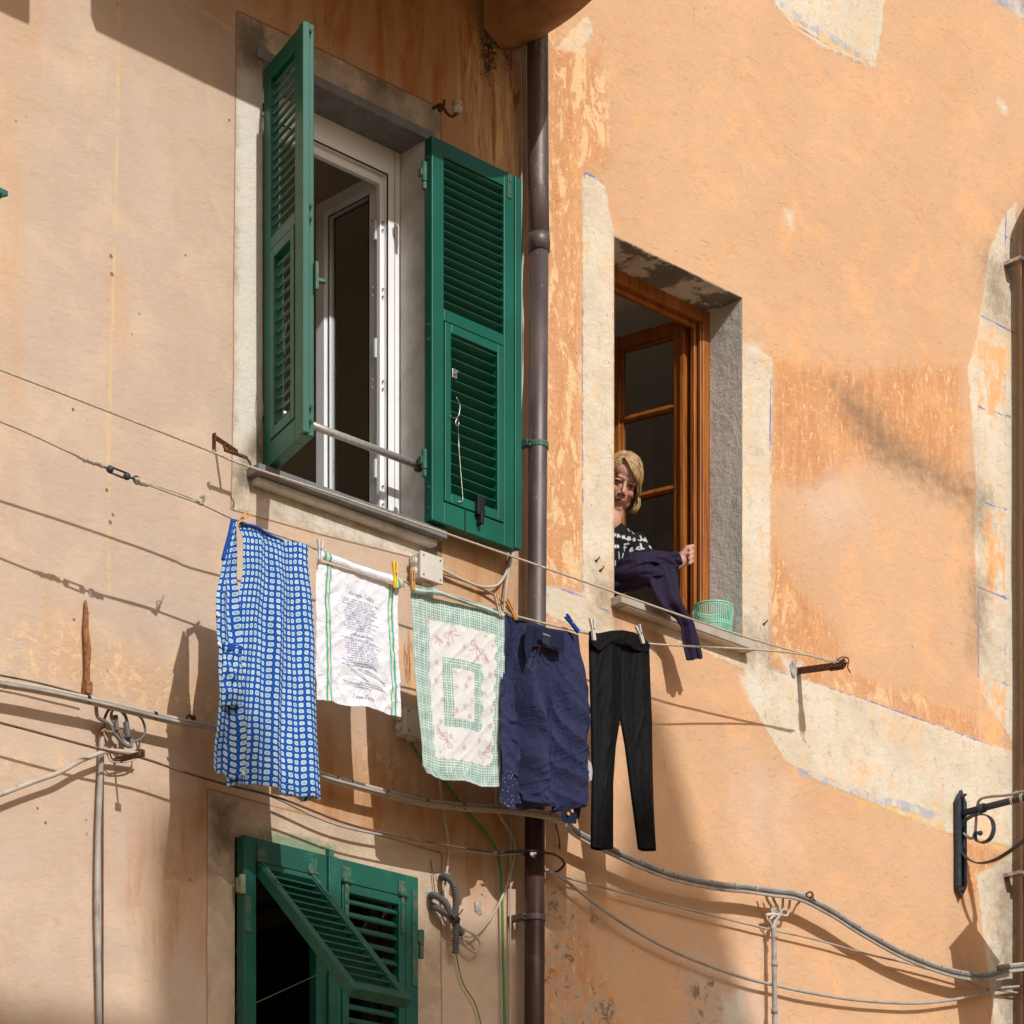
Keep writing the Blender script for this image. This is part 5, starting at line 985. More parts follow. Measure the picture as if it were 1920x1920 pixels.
cloth('folded_top', [(592, 1033), (592, 1056)], [(754, 1086), (757, 1106)], [(592, 1033), (610, 1034), (640, 1048), (700, 1068), (738, 1080), (754, 1086)], [(592, 1056), (603, 1048), (640, 1062), (700, 1082), (740, 1096), (746, 1104), (757, 1100), (757, 1106)], .372, lambda x, z, s, t: .008 * math.sin(3 * t) + .008 * N3(x * 12, z * 10, 4), 90, 12, MT, t1, fold1)
rndp = random.Random(11)
def gingham(X, Y):
    p = .0098; a = (np.abs((X / p) % 1 - .5) < .31).astype(float); b_ = (np.abs((Y / p) % 1 - .5) < .31).astype(float); C = np.ones(X.shape + (3,)) * np.array((.70, .78, .745))
    C = blend(C, (.54, .67, .62), np.maximum(a, b_) * .7); return blend(C, (.11, .29, .25), a * b_ * .85)
def towel2(X, Y, wd, ht):
    u, v = X / wd, Y / ht; C = gingham(X, Y); n = .012 * np.sin(v * 70) + .006 * np.sin(u * 55 + 1)
    inr = (u > .20 + n * .6) & (u < .90 + n) & (v > .12 + n * .5) & (v < .885 + n); C = np.where(inr[..., None], np.array((.76, .77, .77)), C)
    fr_ = (u > .33 + n * .4) & (u < .765 + n * 1.2) & (v > .31 + n * .5) & (v < .70 + n * .5); cen = (u > .44) & (u < .665) & (v > .365) & (v < .645)
    C = np.where((fr_ & ~cen)[..., None], gingham(X, Y), C); pk = []; gy = []; fl = []
    def flower(u_, v_, r=.011):
        c = np.array((u_ * wd, v_ * ht))
        for k in range(6): a = k * math.pi / 3 + u_ * 9; pk.append([tuple(c + np.array((math.cos(a), math.sin(a))) * r * .25), tuple(c + np.array((math.cos(a), math.sin(a))) * r)])
        gy.append([tuple(c + np.array((-.01, .008))), tuple(c + np.array((-.022, .02))), tuple(c + np.array((-.012, .022))), tuple(c + np.array((-.006, .01)))])
    def bow(u_, v_, an, r=.030):
        c = np.array((u_ * wd, v_ * ht)); R_ = np.array(((math.cos(an), -math.sin(an)), (math.sin(an), math.cos(an))))
        for sh in ([(0, 0), (.9, .5), (1.1, 0), (.9, -.4), (0, 0)], [(0, 0), (-.9, .5), (-1.1, 0), (-.9, -.4), (0, 0)], [(0, 0), (.4, .9), (.9, 1.2)], [(0, 0), (-.4, .9), (-.7, 1.3)], [(-.15, -.15), (.15, .15)], [(.2, .1), (.8, .1)], [(-.2, .1), (-.8, .1)]): pk.append([tuple(c + R_ @ np.array(q) * r) for q in sh])
    for q in ((.42, .17, -.8), (.70, .22, .6), (.36, .77, 1.2), (.80, .80, -.5), (.31, .22, .5), (.80, .27, 1.), (.29, .73, .8), (.86, .76, -.9)): bow(*q, .028 if q[2] not in (.5, 1., .8, -.9) else .016)
    for q in ((.40, .235), (.56, .24), (.70, .28), (.47, .39), (.615, .405), (.47, .47), (.58, .455), (.64, .53), (.56, .57), (.47, .60), (.62, .62), (.28, .35), (.84, .36), (.80, .47), (.27, .45), (.33, .55), (.30, .67), (.88, .56), (.86, .65), (.40, .75), (.74, .74), (.55, .80)): flower(*q)
    C = blend(C, (.48, .16, .18), edge(inkd(X, Y, pk), .0016, .0012) * .7); C = blend(C, (.30, .32, .28), edge(inkd(X, Y, gy), .0006, .001) * .55)
    for q in ((.27, .10), (.19, .14), (.79, .145), (.87, .19), (.26, .84), (.86, .885)):
        d = np.hypot(X - q[0] * wd, (Y - q[1] * ht) * 1.5); C = blend(C, (.80, .42, .08), edge(d, .007, .003) * .8)
    return C
t2 = cloth('tea_towel', [(769, 1110), (772, 1160), (776, 1260), (782, 1340), (787, 1400), (790, 1437), (800, 1450)], [(943, 1158), (943, 1250), (940, 1360), (937, 1476)], [(769, 1110), (800, 1116), (860, 1132), (943, 1158)], [(800, 1450), (830, 1462), (870, 1466), (905, 1475), (937, 1476)], .348, td(9, .014, .0045), 160, 260, MG, None, towel2)
tag(t2, 'green gingham cloth with white panels and pink bows, third on the line', 'tea towel')
cloth('folded_top', [(768, 1097), (769, 1112)], [(944, 1148), (944, 1160)], [(768, 1097), (790, 1103), (810, 1102), (860, 1122), (944, 1148)], [(769, 1112), (790, 1114), (830, 1118), (880, 1135), (944, 1160)], .365, lambda x, z, s, t: .010 * math.sin(3 * t) + .006 * N3(x * 12, z * 10, 4), 100, 10, MG, t2, lambda X, Y, a, b: gingham(X, Y))

# ---- dark blue shirt hung by its hem side
MS = fabric('navy_viscose', (.028, .034, .090), .75, 1.0, 13, stretch=(1, .35, 1)); MS2 = fabric('navy_dark', (.012, .016, .040), .8, .4, 12)
def speck():
    m = NT('speckled_navy', .8, 0, .15); c = m.mix(m.ss(m.vor(110, m.uv()), .22, .12), (.02, .022, .06), (.35, .36, .42)); m.col(c); m.bump(m.noise(12, 4, .6, m.uv()), .4, .01); return m.m
MSP = speck()
sh = thing('shirt', W(1015, 1180, .345), 'crumpled navy shirt hanging between the gingham cloth and the black leggings', 'shirt')
def sd(x, z, s, t):
    k = min(1, .25 + t * 1.6); q = z - .5 * x
    v = -.03 * k + .046 * math.sin(x * 32 + 2.2 * N3(x * 2, z * 1.5, 3) + 1.0) * k + .034 * N3(x * 8 + z * 1.6, z * 1.5, 6) * k
    v += .017 * ridge(N3((x * .75 - z * .55) * 12, q * 2.6, 12), 4) * k + .009 * ridge(N3((x * .3 + z) * 22, x * 6, 15), 4) * max(0, t - .35) * (.4 + 1.8 * s) + .003 * ridge(N3((x * .9 + z * .2) * 26, z * 3, 21), 4) * max(0, t - .15)
    v += .035 * math.exp(-((s - .33 - .25 * (t - .35)) / .07) ** 2) * math.exp(-((t - .42) / .2) ** 2) - .03 * math.exp(-((s - .45 - .2 * (t - .35)) / .05) ** 2) * math.exp(-((t - .38) / .15) ** 2)
    v += .02 * math.exp(-((t - .97) / .05) ** 2)
    return v
cloth('body', [(944, 1153), (941, 1200), (939, 1280), (937, 1400), (941, 1470), (965, 1495)], [(1089, 1189), (1096, 1240), (1104, 1300), (1105, 1360), (1104, 1440), (1097, 1505)], [(944, 1153), (965, 1156), (1000, 1168), (1040, 1178), (1070, 1186), (1089, 1189)],
      [(965, 1495), (978, 1505), (990, 1512), (1020, 1517), (1060, 1518), (1085, 1517), (1097, 1505)], .342, sd, 130, 220, MS, sh)
cloth('yoke', [(988, 1171), (984, 1210), (990, 1245)], [(1056, 1186), (1056, 1200), (1058, 1222)], [(988, 1171), (1020, 1176), (1056, 1186)], [(990, 1245), (1000, 1212), (1012, 1211), (1040, 1215), (1058, 1222)], .368, lambda x, z, s, t: .010 * N3(x * 16, z * 8, 2) - .012 * math.exp(-((s - .48) / .2) ** 2), 40, 30, MS2, sh)
b = MB(); a = W(1015, 1184, .392); b.box(a, a + Vector((.045, -.002, -.018))); b.box(a + Vector((.004, -.003, -.02)), a + Vector((.04, -.002, -.045))); b.build('size_label', simple('label_cloth', (.02, .03, .06)), sh)
b = MB(); a = W(1017, 1185, .396)
b.tube([a + Vector((.003 + i * .0052, -.001, -.005 - (i % 2) * .003)) for i in range(8)], .0012, 5)
b.build('label_print', M['clear_peg'], sh)
b = MB(); b.tube(path([(998, 1212, .385), (1015, 1211, .385), (1040, 1217, .385), (1056, 1222, .388)]), .0014, 6); b.tube(path([(1000, 1240, .385), (1008, 1226, .385), (1012, 1212, .385)]), .002, 6); b.build('piping', simple('red_piping', (.08, .012, .03)), sh)
cloth('sleeve', [(940, 1260), (936, 1380), (938, 1420), (940, 1450)], [(962, 1300), (975, 1400), (972, 1440), (972, 1460)], [(940, 1260), (962, 1300)], [(940, 1450), (955, 1455), (972, 1460)], .368, lambda x, z, s, t: .014 * math.sin(3.14 * s) + .010 * ridge(N3(x * 18, z * 14, 7), 3), 40, 120, MS, sh)
cloth('cuff', [(941, 1440), (940, 1475), (936, 1505)], [(969, 1452), (975, 1480), (978, 1508)], [(941, 1440), (969, 1452)], [(936, 1505), (946, 1514), (958, 1523), (962, 1508), (978, 1508)], .372, lambda x, z, s, t: .016 * math.sin(3.14 * s) + .006 * N3(x * 20, z * 14, 7), 26, 50, MSP, sh)
cloth('cuff', [(1052, 1510), (1053, 1538)], [(1090, 1508), (1086, 1535)], [(1052, 1510), (1090, 1508)], [(1053, 1538), (1062, 1545), (1076, 1546), (1078, 1536), (1086, 1535)], .33, lambda x, z, s, t: .014 * math.sin(3.14 * s), 20, 24, MS2, sh)
b = MB()
for px, py in ((1065, 1526), (1072, 1521)): p = W(px, py, .345); b.cyl(p, p + Vector((0, -.004, 0)), .007, 10)
b.each('button', M['wood_peg'], sh, .001)
cloth('lining_tip', [(1103, 1425), (1104, 1466)], [(1108, 1430), (1112, 1462)], [(1103, 1425), (1108, 1430)], [(1104, 1466), (1112, 1462)], .335, lambda x, z, s, t: .004 * N3(x * 90, z * 20, 2), 8, 20, fabric('pale_lining', (.45, .47, .5)), sh)

# ---- leggings: two flattened legs joined at the crotch, with a real front and back
ML = fabric('black_jersey', (.0042, .0042, .005), .7, .5, 9, stretch=(1.4, .25, 1))
lg = thing('leggings', W(1160, 1190, .33), 'black leggings pegged by the waist at the right end of the line', 'leggings')
def flat(name, L_, R_, T_, B_, w0, th, mat, parent, seed, nu=40, nv=160):
    f = lambda x, z, s, t: th * math.sqrt(max(0, math.sin(math.pi * s))) + .014 * N3(x * 24, z * 1.8, seed) * (math.sin(math.pi * s)) + .005 * ridge(N3(x * 30 + z * 3, z * 6, seed), 4) * max(0, math.sin(math.pi * s)) + .004 * math.sin(x * 70 + seed) * math.sin(math.pi * s)
    a = cloth(name, L_, R_, T_, B_, w0, f, nu, nv, mat, parent, thick=0); g = lambda x, z, s, t: -th * math.sqrt(max(0, math.sin(math.pi * s)))
    c = cloth(name, L_, R_, T_, B_, w0, g, nu, nv, mat, parent, thick=0)
    bm = bmesh.new(); bm.from_mesh(c.data); bmesh.ops.reverse_faces(bm, faces=bm.faces); off = c.location - a.location; bmesh.ops.translate(bm, verts=bm.verts, vec=off); bm.from_mesh(a.data); bmesh.ops.remove_doubles(bm, verts=bm.verts, dist=.0004); bm.to_mesh(a.data); bm.free()
    bpy.data.objects.remove(c); return a
flat('leg', [(1104, 1200), (1105, 1260), (1108, 1350), (1110, 1450), (1108, 1589)], [(1164, 1210), (1164, 1290), (1163, 1345), (1154, 1400), (1149, 1470), (1149, 1591)], [(1104, 1200), (1164, 1210)], [(1108, 1589), (1128, 1593), (1149, 1591)], .335, .022, ML, lg, 3)
flat('leg', [(1161, 1210), (1161, 1290), (1162, 1345), (1172, 1400), (1181, 1470), (1197, 1590)], [(1217, 1220), (1219, 1280), (1222, 1350), (1223, 1450), (1225, 1520), (1229, 1595)], [(1161, 1210), (1217, 1220)], [(1197, 1590), (1212, 1594), (1229, 1595)], .334, .022, ML, lg, 8)
cloth('waistband', [(1104, 1184), (1104, 1204)], [(1218, 1208), (1217, 1222)], [(1104, 1184), (1120, 1188), (1140, 1184), (1160, 1183), (1185, 1187), (1205, 1196), (1218, 1208)], [(1104, 1204), (1122, 1222), (1140, 1206), (1160, 1202), (1185, 1218), (1205, 1224), (1217, 1222)], .358, lambda x, z, s, t: .014 * math.sin(3.14 * s) + .004 * N3(x * 30, z * 30, 3), 50, 10, ML, lg)
cloth('waistband_back', [(1106, 1183), (1106, 1202)], [(1219, 1208), (1217, 1222)], [(1106, 1183), (1160, 1196), (1219, 1208)], [(1106, 1202), (1160, 1210), (1217, 1222)], .312, lambda x, z, s, t: -.01 * math.sin(3.14 * s), 30, 6, ML, lg)
b = MB(); b.tube(path([(1140, 1197, .352), (1160, 1196, .352), (1180, 1200, .352)]), .0018, 5); b.build('seam', M['cable_brown'], lg)

# ---- pegs
def peg(px, py, ang, mat, label, w=.365, L_=.072, lean=0.0, spread=.10):
    t = thing('clothes_peg', W(px, py, w), label, 'clothes peg', 'clothes pegs on the lower line'); c = W(px, py, w); up = Vector((math.sin(ang), lean, math.cos(ang))).normalized(); sd_ = Vector((math.cos(ang), 0, -math.sin(ang)))
    for sg in (-1, 1):
        b = MB(); tp = (up + sd_ * spread * sg).normalized(); o = c - up * L_ * .45 + sd_ * sg * .0015
        b.ob(o - sd_ * .0035 * 0 + Vector((0, .0055, 0)), (sd_ * sg * .006), (0, -.011, 0), up * L_ * .5); q = o + up * L_ * .5
        b.ob(q + Vector((0, .0055, 0)), (sd_ * sg * .0055), (0, -.011, 0), tp * L_ * .5); b.build('jaw', mat, t, bevel=.0012)
    b = MB(); b.tube([c + up * .006 + Vector((0, .007, 0)), c + up * .006 - Vector((0, .007, 0))], .0045, 8); b.build('spring', M['chrome'], t)
    return t
peg(452, 973, R(50), M['wood_peg'], 'tilted wooden peg on the blue dress', .385, .085)
peg(600, 1033, R(2), M['clear_peg'], 'pale clear peg at the left corner of the printed tea towel', .385, .075, 0, .2)
peg(741, 1080, R(-3), M['yellow_peg'], 'yellow plastic peg at the right corner of the printed tea towel', .385, .095, 0, .12)
peg(774, 1090, R(-3), M['wood_peg'], 'upright wooden peg at the left corner of the gingham cloth', .375, .075, 0, .05)
peg(934, 1137, R(-18), M['pale_peg'], 'weathered pale wooden peg at the right corner of the gingham cloth', .37, .08, 0, .05)
peg(960, 1145, R(-38), M['wood_peg'], 'wooden peg leaning on the left end of the navy shirt', .375, .08)
peg(1074, 1171, R(-55), M['blue_peg'], 'blue plastic peg on the navy shirt', .375, .085)
peg(1112, 1182, R(-8), M['clear_peg'], 'white peg at the left of the leggings waist', .38, .085, 0, .2)
peg(1201, 1191, R(-28), M['clear_peg'], 'white peg at the right of the leggings waist', .375, .075, 0, .25)

# ================================================================== basket on the sill
bk = thing('basket', (0, 0, 0), 'mint green slotted plastic peg basket on the stone sill', 'basket'); c = W(1337, 1150, -.05); zb = HR[2] + .002; zt_ = WZ(1337, 1140, -.05); bk.location = (c.x, .05, zb); WO[bk.name] = Vector(bk.location); cx, cy = c.x, .05; RB, RT = .076, .088
def rad(z): return RB + (RT - RB) * (z - zb) / (zt_ - zb)
def ringm(z, r, t, n=40): return [Vector((cx + r * math.cos(a), cy + r * math.sin(a), z)) for a in np.linspace(0, 2 * math.pi, n + 1)]
b = MB(); b.tube(ringm(zt_, RT, 0), .0045, 8); b.tube(ringm(zt_ - .010, RT - .001, 0), .0028, 6)
b.build('rim', M['mint'], bk, smooth=True)
b = MB()
for zz, r in ((zb + .052, .0042), (zb + .062, .003), (zb + .006, .004)): b.tube(ringm(zz, rad(zz), 0), r, 8)
b.add([Vector((cx + (rad(zb) + .001) * math.cos(a), cy + (rad(zb) + .001) * math.sin(a), zb + .003)) for a in np.linspace(0, 2 * math.pi, 33)[:-1]], [tuple(range(32))]); b.build('base', M['mint'], bk, smooth=False)
b = MB()
for k in range(56):
    a = 2 * math.pi * k / 56; u = Vector((math.cos(a), math.sin(a), 0)); v = Vector((-u.y, u.x, 0)); C0 = Vector((cx, cy, 0))
    p, q = C0 + u * rad(zb) + Vector((0, 0, zb)), C0 + u * RT + Vector((0, 0, zt_)); b.ob(p - v * .0022, v * .0044, u * .002, q - p)
b.build('bars', M['mint'], bk); 
# ================================================================== the woman at the window
def solid(m, name, voxel, it, mat, parent=None, org=None, fac=.5):
    me = bpy.data.meshes.new('tmp'); me.from_pydata([tuple(v) for v in m.v], [], m.f); o = bpy.data.objects.new('tmp', me); COL.objects.link(o)
    r = o.modifiers.new('r', 'REMESH'); r.mode = 'VOXEL'; r.voxel_size = voxel; s = o.modifiers.new('s', 'SMOOTH'); s.factor = fac; s.iterations = it
    dg = bpy.context.evaluated_depsgraph_get(); dg.update(); n = bpy.data.meshes.new_from_object(o.evaluated_get(dg)); bpy.data.objects.remove(o)
    n.name = name; co = np.empty(len(n.vertices) * 3, np.float32); n.vertices.foreach_get('co', co); co = co.reshape(-1, 3)
    if org is None: org = Vector(((co[:, 0].max() + co[:, 0].min()) / 2, (co[:, 1].max() + co[:, 1].min()) / 2, co[:, 2].min()))
    n.vertices.foreach_set('co', (co - np.array(org)).ravel()); n.materials.clear(); n.materials.append(mat); n.polygons.foreach_set('use_smooth', [True] * len(n.polygons)); n.update()
    q = bpy.data.objects.new(name, n); finish(q, org, parent); return q, co
def caps(m, a, b, r1, r2, n=10):
    a, b = Vector(a), Vector(b); m.sph(a, r1, n); m.sph(b, r2, n); m.tube([a, b], [r1, r2], 2 * n)
RGT = Vector((CA, -CB, 0)); eye = W(1171, 909, -.06)
fw = Vector((-.56, -.79, -.42)).normalized(); ro = R(14); upg = Vector((0, 0, 1)) * math.cos(ro) + RGT * math.sin(ro); upg = (upg - fw * upg.dot(fw)).normalized()
HM = Matrix((fw.cross(upg) * 1.0, -fw, upg)).transposed()   # columns: local x, y, z
if HM.determinant() < 0: HM = Matrix((-fw.cross(upg), -fw, upg)).transposed()
HC = eye - HM @ Vector((0, -.083, 0))
def H(x, y, z): return HC + HM @ Vector((x, y, z))
body = MB()
def he(c, r):       # ellipsoid in head space
    t = MB(); t.sph((0, 0, 0), 1, 12); body.add([H(c[0] + v.x * r[0], c[1] + v.y * r[1], c[2] + v.z * r[2]) for v in t.v], t.f)
he((0, .015, .035), (.073, .092, .083)); he((0, -.028, -.03), (.056, .055, .072)); he((0, -.058, -.092), (.025, .026, .022)); he((.03, -.015, -.065), (.028, .045, .03)); he((-.03, -.015, -.065), (.028, .045, .03))
he((0, -.079, .024), (.040, .009, .011)); he((0, -.045, .05), (.055, .045, .045))
for s in (-1, 1): he((s * .034, -.064, -.026), (.017, .016, .018)); he((s * .031, -.070, .000), (.0135, .0125, .0105)); he((s * .012, -.094, -.036), (.0085, .010, .007)); he((s * .074, .012, -.008), (.008, .018, .03)); he((s * .03, -.077, .011), (.018, .009, .0045))
caps(body, H(0, -.080, .012), H(0, -.108, -.028), .0065, .0095, 8); he((0, -.085, -.057), (.023, .0125, .0055)); he((0, -.084, -.067), (.019, .0125, .006)); he((0, -.078, -.05), (.028, .012, .018)); he((0, -.074, -.075), (.02, .010, .010))
sx0 = WX(1150, -.12); shz = WZ(1175, 1000, -.12)
NB = Vector((sx0 + .005, .16, shz + .03)); caps(body, H(0, .012, -.06), NB, .046, .055); caps(body, NB, (sx0, .20, shz - .02), .06, .09)
SL, SR = Vector((sx0 + .145, .13, shz - .035)), Vector((sx0 - .17, .16, shz - .02))
caps(body, (sx0 - .12, .17, shz - .03), (sx0 + .105, .15, shz - .04), .055, .055); t = MB(); t.sph((0, 0, 0), 1, 12)
for c, r in (((sx0, .20, shz - .12), (.155, .095, .15)), ((sx0, .25, shz - .28), (.145, .10, .16)), ((sx0, .34, shz - .48), (.165, .13, .16))): body.add([Vector((c[0] + v.x * r[0], c[1] + v.y * r[1], c[2] + v.z * r[2])) for v in t.v], t.f)
for s in (-.085, .085): caps(body, (sx0 + s, .36, shz - .52), (sx0 + s, .40, shz - .9), .085, .06); caps(body, (sx0 + s, .40, shz - .9), (sx0 + s, .44, HR[2] - .93), .058, .045); caps(body, (sx0 + s, .44, HR[2] - .90), (sx0 + s, .30, HR[2] - .93), .04, .03)
EL = W(1222, 1082, -.04); WR = W(1262, 1061, .03); caps(body, SL, EL, .046, .038); caps(body, EL, WR, .037, .026)
ER = Vector((SR.x - .03, .24, shz - .26)); WR2 = Vector((sx0 - .05, .14, shz - .24)); caps(body, SR, ER, .046, .038); caps(body, ER, WR2, .037, .026); caps(body, WR2, WR2 + Vector((.05, -.02, 0)), .028, .03)
# left hand, a fist closed over the edge of the cloth
PC = W(1279, 1049, .04); dirf = (PC - WR).normalized(); upv = Vector((0, 0, 1)); sdv = dirf.cross(upv).normalized()
def hd(a, b_, c): return PC + dirf * a + sdv * b_ + upv * c
caps(body, WR, hd(-.012, 0, 0), .025, .026); caps(body, hd(-.005, -.012, .012), hd(.012, .01, .014), .021, .021); caps(body, hd(-.004, 0, -.012), hd(.012, 0, -.008), .022, .020)
for i, (ln_, rr) in enumerate(((.030, .0093), (.034, .0098), (.031, .0094), (.025, .0085))):
    z = .030 - i * .0195; k1 = hd(.030, -.006 + i * .002, z); k2 = hd(.046 - .001 * abs(i - 1), .016, z - .003); k3 = hd(.036, .034, z - .006); k4 = hd(.016, .036, z - .007)
    caps(body, hd(.008, -.012, z * .8), k1, rr * 1.1, rr * 1.12, 7); caps(body, k1, k2, rr * 1.1, rr, 7); caps(body, k2, k3, rr, rr * .92, 7); caps(body, k3, k4, rr * .92, rr * .85, 7)
caps(body, hd(-.012, .012, .022), hd(.012, .026, .036), .012, .0105, 7); caps(body, hd(.012, .026, .036), hd(.034, .038, .028), .0105, .0085, 7)
def skin():
    m = NT('skin', .5, 0, .35); c = m.at('paint', True); c = m.mix(m.ma('MULTIPLY', m.ss(m.noise(60, 4, .6), .5, .7), .25), c, (.36, .12, .07)); m.col(c)
    m.b.inputs['Subsurface Weight'].default_value = .08; m.b.inputs['Subsurface Radius'].default_value = (.01, .004, .002); m.bump(m.noise(220, 3, .6), .2, .001); return m.m
pr, co = solid(body, 'person', .0032, 3, skin(), None, (sx0, .3, HR[2] - .95), .5)
tag(pr, 'blonde woman in a black printed T-shirt leaning out of the wooden window', 'person')
Li = (co - np.array(HC)) @ np.array(HM); n = len(co); C = np.ones((n, 3)) * np.array((.52, .29, .22))
def bl(col, a): global C; C = C * (1 - a[:, None]) + np.array(col) * a[:, None]
g = lambda c, r: np.exp(-(((Li - np.array(c)) / np.array(r)) ** 2).sum(1)); hm = np.linalg.norm(Li, axis=1) < .16
for s in (-1, 1): bl((.55, .16, .10), g((s * .036, -.07, -.03), (.018, .03, .016)) * .6); bl((.30, .12, .075), g((s * .031, -.08, -.014), (.015, .02, .005)) * .7)
bl((.52, .17, .11), g((0, -.11, -.03), (.012, .02, .012)) * .5); bl((.26, .10, .06), np.clip(g((.026, -.085, -.045), (.004, .02, .012)) + g((-.026, -.085, -.045), (.004, .02, .012)), 0, 1) * .6)
def mask(c, r, e=.15): v = (((Li - np.array(c)) / np.array(r)) ** 2).sum(1); return np.clip((1 + e - v) / (2 * e), 0, 1) * hm
for s in (-1, 1):
    bl((.16, .07, .045), mask((s * .031, -.085, .002), (.0165, .03, .0095)) * .8); bl((.30, .26, .23), mask((s * .031, -.085, -.0008), (.0095, .03, .0026))); bl((.035, .028, .025), mask((s * .031, -.085, -.0005), (.0050, .03, .0034)))
    bl((.05, .025, .018), mask((s * .031, -.085, .0040), (.0155, .03, .0026)))
    bl((.20, .11, .055), mask((s * .033, -.085, .021), (.019, .03, .0036)) * .75); bl((.06, .02, .015), mask((s * .0095, -.10, -.041), (.0040, .02, .0026)))
_z = Li[:, 2].copy(); Li[:, 2] = _z + 26 * Li[:, 0] ** 2; bl((.33, .13, .10), mask((0, -.09, -.0625), (.0200, .03, .0070))); bl((.07, .02, .018), mask((0, -.09, -.0605), (.0190, .03, .0018))); Li[:, 2] = _z; bl((.22, .085, .055), np.clip(g((.024, -.085, -.068), (.004, .02, .008)) + g((-.024, -.085, -.068), (.004, .02, .008)), 0, 1) * .5); bl((.24, .09, .055), g((0, -.09, .030), (.004, .03, .010)) * .5)
ca = pr.data.color_attributes.new('paint', 'FLOAT_COLOR', 'POINT'); ca.data.foreach_set('color', np.concatenate([C, np.ones((n, 1))], 1).ravel().astype(np.float32))
# hair
hr = MB(); rnd = random.Random(5); t = MB(); t.sph((0, 0, 0), 1, 18); keep = []
hv = [Vector((v.x * .079, .017 + v.y * .098, .038 + v.z * .089)) for v in t.v]
hair_f = [f for f in t.f if all((hv[i].y > -.035 + max(0, -hv[i].z) * .3 or hv[i].z > .088) and hv[i].z > -.09 for i in f)]; hr.add([H(*v) for v in hv], hair_f); hr.cur = 0
for k in range(1500):
    s = -1 if rnd.random() < .46 else 1; y0 = rnd.uniform(-.082, .058); fr_ = max(0, min(1, (-.02 - y0) / .06)); j = lambda a: rnd.uniform(-a, a)
    px_ = -.022 + j(.006); ln_ = rnd.uniform(.84, 1.0); o = rnd.uniform(0, .006)
    zt2 = .122 - max(0, abs(y0 - .01) - .03) * .55
    if s > 0: P = [(px_, y0, zt2 + .003 + o), (.012 + j(.006), y0 - .016 * fr_, zt2 - .004 + o), (.045 + j(.008), y0 - .020 * fr_, .085 + o - .018 * fr_), (.072 + o + j(.004), y0 * .95 + .004, .040 + j(.01)), (.083 + o, y0 * .9 + .008 + j(.006), -.005), (.084 + o + j(.006), y0 * .85 + .008 + j(.008), -.05), (.073 + o + j(.008), y0 * .8 - .002 + j(.010), -.088 * ln_ - .006)]
    else: P = [(px_, y0, zt2 + .003 + o), (-.048 + j(.006), y0 - .012 * fr_, .098 + o - .02 * fr_), (-.071 - o, y0 * .96, .055 + j(.01)), (-.083 - o, y0 * .92 + .006, .005), (-.085 - o + j(.006), y0 * .88 + .01, -.045 + j(.01)), (-.075 - o + j(.006), y0 * .8 + j(.01), -.085 * ln_)]
    if y0 > .06: P = [(a * (1 - (y0 - .06) * 5 * (i / 6)), b_ + .02 * (i > 1), c) for i, (a, b_, c) in enumerate(P)]
    def shell(q):
        x_, y_, z_ = q
        if z_ < -.01: return (x_, y_, z_)
        e = Vector((x_ / .080, (y_ - .016) / .100, (z_ - .036) / .092)); k_ = (1.0 + o * 7) / max(e.length, 1e-4)
        return (e.x * k_ * .080, e.y * k_ * .100 + .016, e.z * k_ * .092 + .036) if e.length > 1.0 + o * 7 or z_ > .05 else (x_, y_, z_)
    P = [shell(q) for q in P]
    ph = rnd.uniform(0, 6); Q = smooth_pts([H(*q) for q in P], 3); m_ = len(Q); hr.cur = rnd.choice((0, 0, 1, 2))
    hr.tube([q + Vector((math.sin(ph + i * .5), math.cos(ph + i * .4), 0)) * .0026 for i, q in enumerate(Q)], [.0017 * (1 - .7 * (i / (m_ - 1)) ** 2) for i in range(m_)], 4)
for k in range(210):     # fringe swept across the forehead
    j = lambda a: rnd.uniform(-a, a); u = rnd.random(); o = rnd.uniform(0, .008)
    Q = smooth_pts([H(-.028 + j(.008), -.060 - .02 * u, .112 - .012 * u), H(-.002 + j(.006), -.086 - .012 * u, .098 - .022 * u), H(.030 + j(.006), -.090 - .010 * u - o, .078 - .034 * u), H(.056 + j(.004), -.078 - o, .048 - .030 * u), H(.073 + j(.004), -.062 - o * .5, .008 - .02 * u), H(.079 + j(.004), -.052, -.035 + j(.01)), H(.074 + j(.006), -.048, -.066 + j(.014))], 3)
    hr.cur = rnd.choice((0, 0, 1, 1, 2)); m_ = len(Q); hr.tube(Q, [.0014 * (1 - .8 * (i / (m_ - 1)) ** 2) for i in range(m_)], 4)
for k in range(0):      # loose wisps on top
    a = rnd.uniform(-.05, .05); y0 = rnd.uniform(-.03, .04); hr.cur = 1; d = Vector((a * .5 + rnd.uniform(-.02, .02), rnd.uniform(-.03, .02), rnd.uniform(.001, .008)))
    hr.tube(smooth_pts([H(a, y0, .118 - abs(a) * .25), H(a + d.x * .5, y0 + d.y * .5, .122 + d.z), H(a + d.x * 1.3, y0 + d.y, .120 + d.z * .7)], 3), .0007, 4)
hb = [simple('blonde_hair', (.46, .29, .13), (.34, .20, .08), .42, sc=60, bst=.2, spec=.5), simple('pale_blonde_hair', (.66, .47, .26), (.55, .37, .18), .4, sc=60, bst=.2, spec=.5), simple('brown_blonde_hair', (.22, .12, .05), (.15, .08, .03), .45, sc=60, bst=.2, spec=.5)]
hr.build('hair', hb, pr, smooth=True)
